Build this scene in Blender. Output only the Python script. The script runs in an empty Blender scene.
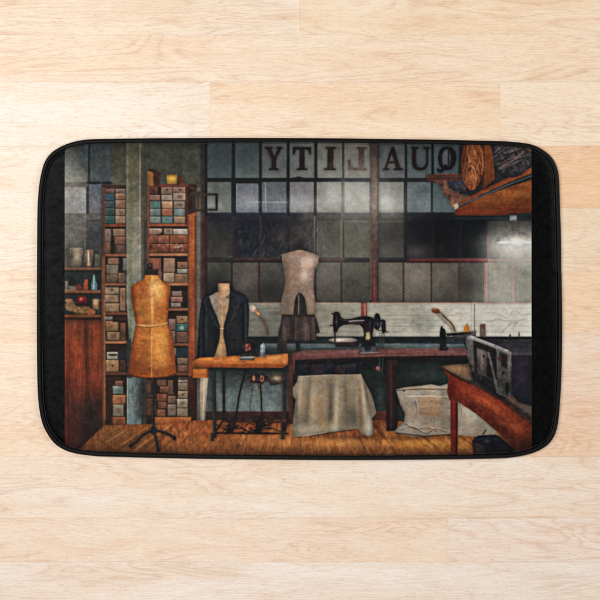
import bpy, math, random
import numpy as np

random.seed(7)
rng = np.random.default_rng(11)
scene = bpy.context.scene
COL = scene.collection

# ------------------------------------------------------------------ scale
PX = 0.86 / 526.0            # metres per photograph pixel on the floor
CAM_H = 2.2
MAT_S = 1 - 0.010 / CAM_H    # the mat's upper side lies about a centimetre above the floor


def wx(x): return (x - 300.0) * PX


def wy(y): return (300.0 - y) * PX


# ------------------------------------------------------------------ the picture printed on the mat
GRIT = .13
S = 2                        # painted cells per photograph pixel
X0, Y0, X1, Y1 = 36.0, 134.0, 566.0, 464.0
W, H = int((X1 - X0) * S), int((Y1 - Y0) * S)
XX, YY = np.meshgrid(X0 + (np.arange(W) + .5) / S, Y0 + (np.arange(H) + .5) / S)
IMG = np.zeros((H, W, 3), np.float32)
LAB = np.zeros((H, W), np.int16)
NAMES = ['pad', 'printed_picture']


def vnoise(cx, cy, seed):
    r = np.random.default_rng(seed).random((int(H / cy) + 4, int(W / cx) + 4)).astype(np.float32)
    u = np.arange(W) / cx; v = np.arange(H) / cy
    iu = u.astype(int); iv = v.astype(int)
    fu = u - iu; fv = v - iv
    fu = (fu * fu * (3 - 2 * fu))[None, :]; fv = (fv * fv * (3 - 2 * fv))[:, None]
    a = r[iv][:, iu]; b = r[iv][:, iu + 1]; c = r[iv + 1][:, iu]; d = r[iv + 1][:, iu + 1]
    return ((a * (1 - fu) + b * fu) * (1 - fv) + (c * (1 - fu) + d * fu) * fv).astype(np.float32)


F = {
    'g': (vnoise(2.2, 2.2, 1) + vnoise(4, 4, 2)) - 1,
    'm': vnoise(9, 9, 3) * 1.2 + vnoise(4, 4, 4) * .5 + vnoise(22, 22, 5) * .6 - 1.15,
    'c': vnoise(50, 50, 6) * 1.2 + vnoise(20, 20, 7) * .8 - 1,
    'v': vnoise(2.3, 40, 8) + vnoise(5, 80, 9) - 1,
    'h': vnoise(40, 2.3, 10) + vnoise(80, 5, 12) - 1,
    's': vnoise(3, 14, 13) * 1.3 + vnoise(2, 5, 14) * .7 - 1,
}
F['x'] = F['g'] * .55 + F['m'] * .7
DOT = (np.sin(XX * 2 * math.pi / 3.1) * np.sin(YY * 2 * math.pi / 3.1)).astype(np.float32) * 1.5


def lab(name):
    if name is None: return None
    if name not in NAMES: NAMES.append(name)
    return NAMES.index(name)


def smooth(pts, n=6):
    p = np.array(pts, float); m = len(p); out = []
    for i in range(m):
        a, b, c, d = p[i - 1], p[i], p[(i + 1) % m], p[(i + 2) % m]
        for k in range(n):
            t = k / n
            out.append(.5 * (2 * b + (c - a) * t + (2 * a - 5 * b + 4 * c - d) * t * t + (3 * b - a - 3 * c + d) * t ** 3))
    return np.array(out)


def curve(pts, n=6):
    p = np.array(pts, float)
    q = np.vstack([2 * p[0] - p[1], p, 2 * p[-1] - p[-2]]); out = []
    for i in range(1, len(q) - 2):
        a, b, c, d = q[i - 1], q[i], q[i + 1], q[i + 2]
        for k in range(n):
            t = k / n
            out.append(.5 * (2 * b + (c - a) * t + (2 * a - 5 * b + 4 * c - d) * t * t + (3 * b - a - 3 * c + d) * t ** 3))
    out.append(p[-1])
    return np.array(out)


def window(x0, y0, x1, y1):
    i0 = max(0, int((x0 - X0) * S)); i1 = min(W, int((x1 - X0) * S) + 2)
    j0 = max(0, int((y0 - Y0) * S)); j1 = min(H, int((y1 - Y0) * S) + 2)
    if i1 <= i0 or j1 <= j0: return None
    return slice(j0, j1), slice(i0, i1)


def lay(sl, al, col, c2, ax, tex, amt, L, clip, a):
    if clip is not None:
        al = al * np.isin(LAB[sl], [lab(c) for c in ([clip] if isinstance(clip, str) else clip)])
    c = np.array(col, np.float32)[None, None, :]
    if c2 is not None:
        q = XX[sl] if ax == 'x' else YY[sl]
        m = al > .05
        if m.any():
            lo, hi = q[m].min(), q[m].max()
            t = np.clip((q - lo) / max(hi - lo, 1e-6), 0, 1)[..., None]
            c = c * (1 - t) + np.array(c2, np.float32)[None, None, :] * t
    if amt:
        c = c + amt * F[tex][sl][..., None] * (c / (c.mean() + 1e-3) * .7 + .3)
    aa = (al * a)[..., None]
    IMG[sl] = IMG[sl] * (1 - aa) + c * aa
    if L is not None:
        LAB[sl][al > .5] = lab(L)


def seg_dist(px, py, pts, closed=True):
    d2 = np.full(px.shape, 1e9, np.float32)
    inside = np.zeros(px.shape, bool)
    n = len(pts)
    for i in range(n if closed else n - 1):
        ax_, ay = pts[i]; bx, by = pts[(i + 1) % n]
        dx, dy = bx - ax_, by - ay
        l2 = dx * dx + dy * dy + 1e-9
        t = np.clip(((px - ax_) * dx + (py - ay) * dy) / l2, 0, 1)
        d2 = np.minimum(d2, (px - ax_ - t * dx) ** 2 + (py - ay - t * dy) ** 2)
        if closed and abs(dy) > 1e-9:
            cr = ((ay > py) != (by > py)) & (px < dx * (py - ay) / dy + ax_)
            inside ^= cr
    return np.sqrt(d2), inside


def P(pts, col, c2=None, ax='y', tex='x', amt=9, L=None, clip=None, a=1., soft=.9, sm=0):
    p = smooth(pts) if sm else np.array(pts, float)
    sl = window(p[:, 0].min() - soft - 1, p[:, 1].min() - soft - 1, p[:, 0].max() + soft + 1, p[:, 1].max() + soft + 1)
    if sl is None: return
    d, ins = seg_dist(XX[sl], YY[sl], p)
    al = np.clip(.5 + np.where(ins, d, -d) / soft, 0, 1)
    lay(sl, al, col, c2, ax, tex, amt, L, clip, a)


def R(x0, y0, x1, y1, col, c2=None, **k):
    P([(x0, y0), (x1, y0), (x1, y1), (x0, y1)], col, c2, **k)


def Ln(pts, w, col, c2=None, ax='y', tex='x', amt=8, L=None, clip=None, a=1., soft=.8, sm=0):
    p = curve(pts) if sm else np.array(pts, float)
    sl = window(p[:, 0].min() - w - 1, p[:, 1].min() - w - 1, p[:, 0].max() + w + 1, p[:, 1].max() + w + 1)
    if sl is None: return
    d, _ = seg_dist(XX[sl], YY[sl], p, False)
    al = np.clip(.5 + (w / 2 - d) / soft, 0, 1)
    lay(sl, al, col, c2, ax, tex, amt, L, clip, a)


def E(cx, cy, rx, ry, col, c2=None, rot=0., **k):
    t = np.linspace(0, 2 * math.pi, 28, endpoint=False)
    c, s = math.cos(rot), math.sin(rot)
    x, y = rx * np.cos(t), ry * np.sin(t)
    P(np.stack([cx + x * c - y * s, cy + x * s + y * c], 1), col, c2, **k)


def Gl(cx, cy, rx, ry, col, a=.6, clip=None, rot=0.):
    r = max(rx, ry) * 2.6
    sl = window(cx - r, cy - r, cx + r, cy + r)
    if sl is None: return
    c, s = math.cos(rot), math.sin(rot)
    dx, dy = XX[sl] - cx, YY[sl] - cy
    u = (dx * c + dy * s) / rx; v = (-dx * s + dy * c) / ry
    lay(sl, np.exp(-(u * u + v * v)).astype(np.float32), col, None, 'y', 'x', 0, None, clip, a)


def box(x0, y0, x1, y1, col, L=None, amt=16, label=None):
    c = np.array(col, float) * .92
    c = c.mean() * .2 + c * .8
    R(x0, y0, x1, y1, c * 1.06, c * .88, L=L, amt=amt, soft=.8)
    Ln([(x0 + .3, y0 + .5), (x1 - .3, y0 + .5)], .8, np.minimum(c * 1.25, 255), a=.6)
    Ln([(x1 - .1, y0), (x1 - .1, y1)], .8, c * .42, a=.75)
    Ln([(x0, y1 - .2), (x1, y1 - .2)], .8, c * .42, a=.75)
    if label and x1 - x0 > 5:
        w = x1 - x0; h = y1 - y0
        R(x0 + w * .3, y0 + h * .3, x0 + w * .7, y0 + h * .62, label, a=.55, amt=25, soft=1)


def scratches(x0, y0, x1, y1, n, col, ang, ln, w=.6, a=.3, clip=None, seed=0, jit=.25):
    r = random.Random(seed)
    for _ in range(n):
        x, y = r.uniform(x0, x1), r.uniform(y0, y1)
        t = ang + r.gauss(0, jit); l = ln * r.uniform(.4, 1.3)
        Ln([(x, y), (x + l * math.cos(t), y + l * math.sin(t))],
           w * r.uniform(.4, .9), col, a=a * r.uniform(.2, .75), clip=clip, amt=0, soft=1.3)


def halftone(x0, y0, x1, y1, amp, clip=None):
    sl = window(x0, y0, x1, y1)
    m = DOT[sl] * amp
    if clip: m = m * (LAB[sl] == lab(clip))
    IMG[sl] += m[..., None]


BG = 'printed_picture'
# black border round the print
IMG[:] = np.array([26, 27, 29], np.float32)
IMG += (F['m'] * 5 + F['c'] * 5)[..., None]
R(64.3, 130, 531.8, 470, (70, 68, 62), L=BG, soft=.8)

# ---- wall and windows on the left
R(64.3, 140, 88, 183, (86, 92, 90), (112, 114, 106), clip=BG)
P([(70, 140), (89, 140), (89, 183), (84, 176), (77, 158)], (52, 62, 64), (72, 78, 78), a=.85, soft=9, clip=BG)
Gl(68, 172, 8, 12, (138, 138, 128), .7, BG)
R(90, 140, 112, 182, (56, 66, 68), (78, 84, 86), clip=BG, amt=12)
R(64.3, 187, 87, 213.5, (140, 139, 136), (156, 152, 146), clip=BG)
R(89, 184, 103, 213.5, (98, 100, 106), (104, 104, 106), clip=BG)
R(64.3, 213.5, 103, 224, (92, 90, 84), (104, 100, 92), clip=BG)
R(64.3, 224, 86, 268, (104, 102, 94), (88, 86, 80), clip=BG, amt=14)
R(86, 220, 102, 268, (80, 80, 78), (62, 64, 62), clip=BG, amt=14)
R(64.3, 248, 102, 268, (58, 58, 54), a=.45, soft=12, clip=BG)
Ln([(64, 224.5), (86, 224)], .8, (80, 78, 72), a=.6)
Ln([(88, 221), (102, 220)], 1.4, (56, 54, 52), a=.7)
R(88, 140, 90.2, 183, (36, 42, 43)); R(86.2, 184, 88.6, 214, (50, 54, 54)); R(84.2, 214, 86, 262, (116, 113, 102), a=.7)
R(64.3, 182.2, 88, 186.4, (82, 78, 70), (96, 92, 84), amt=6); R(87, 181.6, 112, 184.2, (34, 38, 38))
halftone(64, 150, 90, 182, 5)
R(100, 142, 103, 270, (72, 74, 70), a=.5)

# ---- wall above the shelves
R(112, 138, 128, 187, (66, 66, 56), (92, 88, 74), clip=BG, amt=11)
R(142, 138, 205, 220, (66, 68, 60), (84, 82, 68), clip=BG, amt=9)
scratches(143, 142, 204, 188, 90, (58, 60, 50), 0.1, 5, 1, .4, seed=3, jit=1.2)
scratches(143, 142, 204, 188, 70, (102, 100, 84), 0.1, 4, .8, .35, seed=4, jit=1.2)
R(112, 138, 205, 147, (48, 50, 48), a=.45, soft=7)

# ---- recess behind the left shelves
CB = 'printed_cabinet'
R(64.3, 269, 102, 317, (50, 55, 53), (40, 42, 44), L=BG, amt=12)
# cabinet side
P([(64.3, 317), (103, 316), (104.5, 424), (80, 449), (64.3, 452)], (120, 62, 36), (118, 46, 32), L=CB, tex='v', amt=24)
R(64.3, 395, 106, 460, (46, 34, 34), a=.75, soft=44, clip=CB)
P([(86, 405), (96, 395), (105, 424), (80, 449)], (36, 32, 34), a=.7, soft=14, clip=CB)
Gl(77, 355, 9, 26, (176, 76, 38), .65, CB); Gl(96, 345, 5, 30, (172, 82, 40), .55, CB); Gl(86, 330, 3, 60, (70, 36, 28), .55, CB)
scratches(65, 320, 103, 430, 150, (62, 30, 24), math.pi / 2, 16, .7, .5, clip=CB, seed=5, jit=.04)
scratches(65, 320, 103, 400, 90, (172, 92, 54), math.pi / 2, 10, .6, .4, clip=CB, seed=6, jit=.04)
R(64.3, 316, 103, 322, (52, 34, 28), a=.6, soft=6, clip=CB)

SH = 'printed_shelf_board'
for yy, c, d in ((267.2, (128, 92, 70), (40, 38, 34)), (290.2, (146, 92, 58), (50, 36, 28)), (314.6, (132, 80, 46), (42, 28, 22))):
    R(64.3, yy + 2, 101, yy + 5, d, a=.8); R(64.3, yy, 101, yy + 2.8, c, tex='h', amt=14, L=SH)
JR = 'printed_jar'
P([(69, 250), (70, 247), (73, 246.5), (76, 248), (79, 247), (82.5, 248.5), (83, 252), (81.5, 261), (80, 266.5), (71, 266.5), (70, 259)], (138, 124, 106), (112, 100, 84), L=JR, sm=1, amt=14)
Gl(77, 254, 3, 7, (196, 176, 152), .65, JR); Gl(71, 258, 2, 8, (86, 78, 68), .6, JR)
Ln([(70, 248.5), (76, 249.5), (82, 248.5)], 1, (186, 166, 142), a=.8)
P([(85, 250), (89, 249), (93.5, 250), (92.8, 259), (91, 266.6), (87, 266.6), (85.3, 258)], (150, 124, 102), (122, 98, 80), L=JR, amt=12)
Ln([(88.4, 251), (88.6, 265)], 1.6, (226, 196, 166), a=.75); Ln([(90.8, 251), (90.6, 262)], .8, (96, 74, 60), a=.7); E(88.6, 264.5, 2, 1.6, (196, 140, 108), a=.8)
R(94.5, 254, 100, 266.8, (112, 104, 90), (92, 86, 74), L=JR, amt=12); Ln([(96, 255), (96, 266)], 1, (150, 138, 120), a=.6)
BT = 'printed_bottle'
R(65, 281, 68, 291, (122, 112, 96), amt=14); R(68.5, 285, 76.5, 291, (128, 112, 94), L=BT, amt=16); P([(69, 286), (69, 280), (70.5, 277), (72.5, 277), (75, 281), (75.5, 286)], (42, 38, 34), L=BT)
E(79, 287.5, 3.4, 3.2, (114, 62, 46), amt=20); P([(83.5, 290.6), (83.6, 284), (85.5, 279), (88, 279.5), (88.2, 290.6)], (182, 96, 54), (150, 76, 46), L=BT, amt=16)
P([(90.8, 290), (91, 283), (92.8, 279), (93, 274.4), (95, 274.2), (95.4, 279), (97.2, 284), (97.3, 290)], (104, 138, 142), (86, 118, 122), L=BT)
Ln([(94, 276), (93.5, 289)], 1.4, (176, 206, 206), a=.7)
scratches(66, 278, 100, 291, 16, (150, 130, 110), 1.2, 3, .8, .4, seed=8, jit=1)
E(70, 306, 5.2, 5, (116, 92, 64), amt=22); E(69, 300.5, 4, 2, (140, 98, 66), amt=14); E(81.5, 309.5, 9.3, 5, (128, 94, 60), amt=26, soft=2); Gl(79, 310.6, 4, 2, (188, 150, 92), .7); Gl(85, 308, 3, 2, (160, 112, 70), .6); scratches(73, 305, 90, 314, 22, (70, 48, 34), .6, 3, 1, .9, seed=71, jit=1.2); scratches(65, 300, 100, 314, 26, (196, 158, 112), .6, 2.6, 1, .7, seed=72, jit=1.2)
E(91, 312, 4.5, 3, (158, 92, 52), amt=18); R(92.5, 299, 99, 309.5, (150, 114, 84), (112, 78, 56), amt=16); Gl(95.5, 302, 2, 3, (206, 166, 132), .7)
P([(76.6, 302.6), (77.6, 298), (80, 295.8), (84, 295.6), (87, 297.6), (87.8, 301), (86, 303.6), (80, 304)], (128, 36, 42), (96, 30, 34), L='printed_red_cap', sm=1, amt=22); Gl(81, 299, 1.5, 1.4, (238, 140, 104), .8); Gl(84.6, 298, 1.6, 1, (170, 70, 70), .6); R(76, 304, 89, 306.5, (56, 26, 26), a=.7)

# ---- left shelf unit
SU = 'printed_shelf_unit'; BX = SU
R(102.4, 185.5, 128, 426, (62, 42, 32), (56, 36, 26), L=SU, tex='m', amt=12)
R(102.4, 185.4, 127, 188.4, (74, 44, 38), L=SU)
for b in ((106, 189, 115, 193.6, (124, 96, 82)), (115.8, 189, 126, 193.6, (134, 110, 92)),
          (104.3, 194, 115, 201, (64, 92, 112)), (104.3, 201.3, 115, 208, (66, 92, 100)), (104.3, 208.3, 115, 215.5, (70, 100, 86)), (104.3, 216, 115, 224, (64, 104, 102)),
          (115.6, 193.6, 126, 200, (166, 118, 84)), (115.6, 200.3, 126, 208.6, (160, 116, 80)), (115.6, 209, 126, 216, (158, 120, 88)), (115.6, 216.3, 126, 224, (166, 126, 90)),
          (104.6, 229, 111.4, 242, (140, 112, 96)), (104.2, 242, 111, 253.6, (126, 86, 60)), (113.2, 229, 126, 236.6, (160, 118, 86)), (114.6, 237, 126, 245, (152, 98, 66)), (116, 245.4, 126, 253.8, (112, 84, 70)),
          (108, 257, 119.4, 264.6, (168, 118, 82)), (106.4, 265, 118.4, 274.2, (138, 118, 88)), (106.4, 274.5, 118, 282.8, (120, 92, 66)), (123, 258, 127, 271, (134, 124, 112)), (118.6, 273, 126, 283, (142, 102, 72)),
          (105, 285.5, 119.4, 294.6, (172, 134, 98)), (104.6, 295, 119, 302.6, (160, 126, 92)), (105.6, 303.4, 119.4, 312, (168, 124, 82)), (120, 288, 126, 311, (168, 118, 76)),
          (104, 315.4, 113, 320, (152, 144, 134)), (106, 321, 118.6, 331.4, (168, 116, 66)), (107, 332, 120, 340.4, (172, 122, 76)), (120.4, 323, 126, 341, (140, 80, 50)),
          (107, 352, 118, 359.4, (168, 154, 132)), (106, 360, 119, 372, (168, 118, 68)), (120.2, 360, 126, 371, (112, 56, 42)),
          (115.6, 381, 123, 386, (136, 88, 66)), (112.6, 386, 123.6, 394.2, (112, 124, 108)), (112, 395, 126, 404.2, (184, 106, 56)), (113, 404.6, 124, 416.4, (154, 128, 98)), (111.4, 417, 126, 425, (172, 90, 42))):
    box(*b, L=BX, label=(120, 74, 54) if random.random() < .35 else None)
R(119, 257, 122.6, 270, (38, 36, 36)); R(111.4, 236, 113.4, 253.6, (44, 32, 26)); R(119.6, 352, 126, 360, (44, 44, 56)); R(108.6, 354, 117, 355.6, (50, 40, 34))
R(105, 376.5, 113, 425, (58, 36, 24), a=.7, tex='v', amt=14); R(113, 320, 126, 322, (44, 30, 26))
E(112, 290, 1, 1, (70, 40, 30)); E(112.6, 365.6, 1, 1, (60, 34, 26))
for yy, c in ((224.2, (126, 68, 48)), (253.8, (150, 88, 62)), (283, (146, 88, 60)), (312.2, (118, 66, 44)), (341, (170, 104, 62)), (372.4, (96, 52, 36))):
    R(103, yy + 1.8, 127, yy + 4.4, (38, 26, 22), a=.8); R(103, yy, 127, yy + 2.6, c, tex='h', amt=12, L=SU)
P([(101.6, 255), (105.2, 255), (105.6, 425), (102.6, 426)], (146, 90, 60), (112, 62, 36), tex='v', amt=16, L=SU)
R(102.2, 187, 105, 256, (106, 66, 50), tex='v', amt=14, L=SU)
Ln([(104.8, 296), (105.2, 420)], .7, (192, 126, 82), a=.6)

# ---- right shelf unit
R(147, 184.5, 196.6, 426, (60, 38, 32), (54, 34, 26), L=SU, tex='m', amt=12)
bx = [(149, 187, 158.4, 194.4, (124, 58, 48)), (161, 187, 172.6, 194.6, (154, 112, 84)), (173, 187, 186, 194.6, (152, 106, 76)),
      (147.6, 195, 160.4, 201, (152, 108, 88)), (161.6, 195, 172.6, 201, (160, 136, 112)), (173.2, 193.4, 186, 201, (166, 132, 106))]
cc = (((84, 122, 112), (188, 134, 88), (150, 128, 108)), ((116, 124, 120), (176, 102, 66), (118, 130, 122)), ((126, 132, 126), (92, 138, 130), (172, 128, 84)))
for r_, (ya, yb) in enumerate(((201.5, 208.8), (209, 216.4), (216.6, 223.4))):
    for q, (xa, xb) in enumerate(((149.8, 161), (162, 173), (174, 185.4))):
        bx.append((xa, ya, xb, yb, cc[r_][q]))
bx += [(164, 228, 173, 234.6, (166, 122, 92)), (173.4, 228.8, 188, 234.8, (178, 158, 138)),
       (147, 235.2, 169.6, 243.6, (160, 82, 48)), (170, 235.2, 188, 243.6, (166, 88, 50)), (147, 244, 169.6, 253, (150, 74, 44)), (170, 244, 188, 253, (162, 82, 46)),
       (148, 258, 161.6, 275, (162, 88, 62)), (163.4, 258, 175.4, 272.6, (174, 124, 88)), (163, 273, 174.6, 282.6, (178, 140, 98)), (177.4, 262, 188, 268.4, (164, 110, 72)), (176, 269, 188, 273.4, (160, 146, 126)), (175, 274, 188, 283, (150, 102, 66)), (155, 272, 162.4, 284, (140, 92, 64)),
       (172, 291, 182, 296.4, (152, 112, 96)), (171, 297, 183, 302.4, (168, 108, 82)), (171, 303, 181, 307.4, (160, 128, 108)),
       (168.6, 319, 176, 330.4, (152, 106, 86)), (170, 331, 175.6, 343, (146, 104, 80)), (176.6, 316, 188, 323.6, (162, 112, 76)), (176.6, 324, 188, 331.4, (70, 112, 106)), (176.6, 332, 188, 342.6, (128, 82, 62)),
       (174.4, 345, 178.4, 356, (152, 122, 102)), (177.4, 358, 188, 364.4, (142, 108, 78)), (177.4, 365, 188, 372, (136, 80, 56)),
       (178, 376.4, 188, 382.6, (166, 142, 116)), (178, 383, 188, 390.6, (140, 112, 84)), (178, 391, 188, 398.4, (168, 134, 98)), (157, 379, 167, 386, (140, 84, 58)), (160, 386.5, 170, 393, (150, 82, 54)), (157, 394, 167, 401.6, (142, 72, 48)),
       (158, 402, 167, 409, (132, 74, 52)), (157, 409.6, 166, 416.6, (150, 84, 54)), (168, 396, 176, 404, (130, 92, 70)), (167.6, 404.4, 176.4, 416, (148, 118, 92)), (177, 399, 188, 408, (172, 148, 112)), (177, 408.4, 188, 416.6, (158, 126, 92)), (168, 380, 174, 395, (122, 78, 56)), (146, 380, 156, 398, (104, 68, 50)), (146, 398.6, 156.6, 416, (112, 66, 44))]
for b in bx: box(*b, L=BX, label=(112, 70, 52) if random.random() < .3 else None)
E(154.6, 231, 7.6, 3.8, (168, 132, 112), (134, 100, 84), L=BX, amt=12); Ln([(147.5, 229.2), (161.5, 229.2)], 1, (206, 172, 150), a=.6)
for x, y in ((167.5, 190), (182, 266), (182, 319.5), (183, 394.5), (153, 191), (180, 190)): E(x, y, .9, .8, (64, 38, 30))
scratches(158, 237, 168, 250, 14, (222, 200, 180), .6, 2.6, 1, .6, seed=9, jit=1.4); scratches(174, 245, 182, 250, 8, (226, 208, 190), .3, 3, 1.2, .7, seed=10, jit=1.2)
scratches(147, 238, 188, 252, 26, (80, 38, 28), .3, 3, .9, .6, seed=11, jit=1.4)
E(182, 327.8, 2.4, 2, (150, 178, 166), a=.6); E(150.5, 247, 1.2, 2.4, (80, 44, 34))
R(158.6, 187, 161, 194, (44, 26, 26)); R(171, 285.6, 188, 291, (42, 32, 32)); R(183, 296, 188, 307.6, (44, 34, 32)); R(176, 346, 188, 357.4, (44, 56, 58)); R(173, 377, 178, 392, (40, 30, 26)); R(147, 376, 196, 380, (36, 28, 26), a=.6)
R(162, 258, 163.4, 284, (52, 34, 28)); R(175.4, 258, 177.2, 273, (48, 36, 30)); R(177, 257.6, 188, 261.6, (44, 34, 32)); R(173.6, 227.4, 188, 228.8, (40, 32, 30))
for yy, c in ((223.6, (152, 84, 56)), (253.2, (172, 108, 72)), (282.8, (168, 106, 68)), (308, (154, 92, 62)), (343, (126, 74, 50)), (372.4, (110, 62, 42))):
    R(147, yy + 1.8, 188.5, yy + 4.8, (36, 26, 24), a=.85); R(147, yy, 188.5, yy + 2.8, c, tex='h', amt=12, L=SU)
R(147.6, 184.2, 188, 186.8, (126, 60, 46), L=SU, tex='h'); R(185.6, 186, 188, 225, (96, 42, 36), L=SU, tex='v')
R(147, 186, 149.4, 284, (132, 78, 60), L=SU, tex='v')
P([(187.6, 215), (196.4, 212), (196.6, 372), (188.2, 378)], (168, 88, 44), (138, 70, 38), tex='v', amt=16, L=SU); R(194.4, 215, 196.6, 380, (96, 50, 32), a=.6); R(188, 216, 189.2, 376, (98, 52, 34), a=.6)
P([(188, 376), (197, 376), (197, 425), (190, 427)], (78, 42, 28), (54, 34, 28), tex='v', L=SU)
R(152, 417, 191, 426, (192, 106, 48), (150, 76, 36), L=SU, tex='h', amt=12)
Ln([(188, 186), (194, 189)], 1.2, (110, 60, 52), a=.8)
E(153.4, 186, 6.5, .8, (60, 34, 28), a=.5)
P([(147.4, 170.6), (153, 169.4), (154, 186), (147.6, 186)], (168, 108, 44), (140, 86, 40), L=BX, amt=14); P([(153.6, 171), (159.8, 173), (159.6, 186), (154, 186)], (92, 44, 40), (74, 36, 34), L=BX); P([(147.4, 170.4), (151, 168.8), (160, 172.4), (154, 172.6)], (58, 40, 34))
box(166.8, 175, 177.4, 184.6, (214, 150, 36), L=BX, amt=8); Gl(172, 179, 4, 3, (240, 180, 60), .6); R(166.8, 174.4, 177, 176, (150, 104, 36), a=.7); P([(178, 176), (183.5, 177.4), (184, 184.6), (178, 184.6)], (116, 66, 36), L=BX, amt=14)

# ---- strip of wall right of the shelves, wall lamp bracket
R(196.6, 188, 204, 420, (112, 104, 92), (104, 96, 88), clip=BG, tex='v', amt=9); R(202, 300, 206, 420, (70, 58, 52), a=.5)
R(200.5, 142, 206.5, 300, (52, 48, 46), (72, 44, 40), a=.85, soft=2.4, clip=BG)

# ---- column
CL = 'printed_column'
P([(126, 138), (143.6, 138), (143.6, 346), (130, 346), (126.4, 300)], (88, 84, 68), (150, 146, 130), L=CL, amt=12)
R(126.2, 138, 128.6, 346, (140, 136, 118), a=.55, clip=CL); R(129, 138, 133, 346, (94, 96, 60), a=.55, soft=3, clip=CL); R(139.6, 138, 140.8, 346, (150, 142, 124), a=.7, clip=CL); R(141, 138, 143.8, 346, (76, 72, 64), a=.75, clip=CL)
R(126, 138, 144, 155, (70, 70, 58), a=.45, soft=14, clip=CL)
scratches(127, 145, 141, 300, 60, (108, 104, 82), math.pi / 2, 12, 1, .35, clip=CL, seed=12, jit=.1)
R(127, 376, 141.6, 433, (118, 132, 130), (124, 138, 138), L=CL, tex='v', amt=12); R(136, 376, 144, 420, (52, 50, 48), a=.65, soft=8); scratches(129, 378, 141, 404, 30, (38, 44, 46), math.pi / 2, 9, .9, .7, seed=13, jit=.25, clip=CL); R(127, 376, 128.2, 432, (160, 178, 172), a=.7)
P([(126.4, 342), (131, 338), (131.6, 378), (127, 378)], (52, 62, 60), L=CL); R(127, 424, 142, 433, (98, 96, 88), a=.5, soft=8, clip=CL)

# ---- window wall, back of the shop
WB = 'printed_window'
R(205.6, 138, 531.8, 304, (40, 42, 44), L=WB, amt=6)
ups = [207, 233.4, 261, 288.6, 316.6, 343.6, 379, 406, 433, 461, 490]
row1 = [(70, 80, 82), (78, 88, 88), (90, 94, 92), (96, 99, 97), (106, 107, 100), (112, 110, 102), (84, 88, 88), (76, 84, 86), (72, 82, 86), (60, 70, 76)]
row2 = [(102, 107, 102), (108, 112, 120), (96, 103, 107), (118, 117, 119), (134, 132, 126), (146, 143, 134), (124, 124, 116), (96, 106, 109), (86, 96, 99), (50, 56, 60)]
wid = [25, 26, 26, 26, 26, 27, 26.4, 26, 27, 28]
for i in range(10):
    x = ups[i]; w = wid[i] - .4
    c = np.array(row1[i], float)
    R(x, 141.6, x + w, 178, c * .92, c * 1.12, L=WB, amt=8, soft=.8); halftone(x, 143, x + w, 178, 2.6)
    c = np.array(row2[i], float)
    R(x - .2 + (2.6 if i in (1,) else 0), 182, x + w - .4, 212.6, c * .93, c * 1.1, L=WB, amt=11, soft=.8); halftone(x, 182, x + w, 212, 2)
for cx, cy, rx, ry, a in ((331, 196, 6, 12, .7), (357, 200, 12, 14, .55), (384, 202, 7, 9, .8), (303, 204, 8, 9, .25), (247, 200, 9, 9, .25), (216, 206, 7, 6, .3)): Gl(cx, cy, rx, ry, (188, 186, 176), a, WB)
scratches(207, 183, 435, 212, 90, (170, 172, 174), math.pi / 2, 9, .7, .22, seed=14, jit=.25, clip=WB); scratches(207, 183, 435, 212, 50, (60, 64, 70), 0, 9, .7, .3, seed=15, jit=.3, clip=WB)
scratches(207, 146, 460, 178, 90, (56, 62, 64), 0.2, 7, .8, .25, seed=16, jit=1.3, clip=WB)
Ln([(249, 202), (287, 202.4)], .9, (172, 176, 180), a=.6); Ln([(265.4, 183), (265.8, 214)], .9, (168, 172, 176), a=.6); Ln([(236.6, 186), (236.4, 210)], 1, (170, 172, 186), a=.6)
# dark beam and the dark row
R(205.6, 213, 531.8, 220.4, (42, 46, 58), (48, 46, 48), L=WB, amt=7)
R(300, 213, 408, 220.4, (92, 86, 76), (66, 60, 54), a=.85, soft=10); R(405, 212.4, 531.8, 220.4, (36, 42, 46), a=.8)
row3 = [(206.8, 232.4, (58, 57, 54)), (235, 260.4, (38, 41, 50)), (262, 287.6, (46, 48, 52)), (290, 314, (58, 56, 56)), (316.4, 340.4, (78, 77, 70)), (344, 370, (86, 86, 78)), (377.4, 404, (70, 69, 66)), (406.6, 432, (38, 39, 46)), (434, 459.6, (28, 30, 36)), (461.6, 487, (18, 24, 27)), (488.4, 532, (62, 62, 60))]
for a_, b_, c in row3:
    c = np.array(c, float)
    R(a_, 220.6, b_, 257.6, c * .9, c * 1.08, L=WB, amt=9, soft=.8)
R(205, 213, 300, 232, (36, 40, 58), a=.35, soft=14, clip=WB)
scratches(236, 222, 330, 257, 170, (186, 182, 178), math.pi / 2 + .3, 9, .6, .3, seed=17, jit=.5, clip=WB); scratches(207, 224, 312, 256, 60, (22, 26, 36), math.pi / 2, 9, 1.1, .4, seed=18, jit=.5, clip=WB)
Gl(224, 246, 7, 9, (84, 72, 58), .4, WB); Gl(418, 251, 12, 7, (104, 92, 88), .7, WB); Gl(391, 250, 12, 8, (104, 96, 88), .5, WB); Gl(442, 248, 5, 5, (72, 68, 68), .5, WB); Gl(446, 228, 6, 6, (42, 38, 56), .5, WB); Gl(424, 230, 9, 6, (44, 40, 56), .5, WB)
Gl(300, 232, 9, 7, (98, 72, 72), .4, WB); Gl(281, 236, 5, 8, (98, 76, 72), .4, WB)
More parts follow.
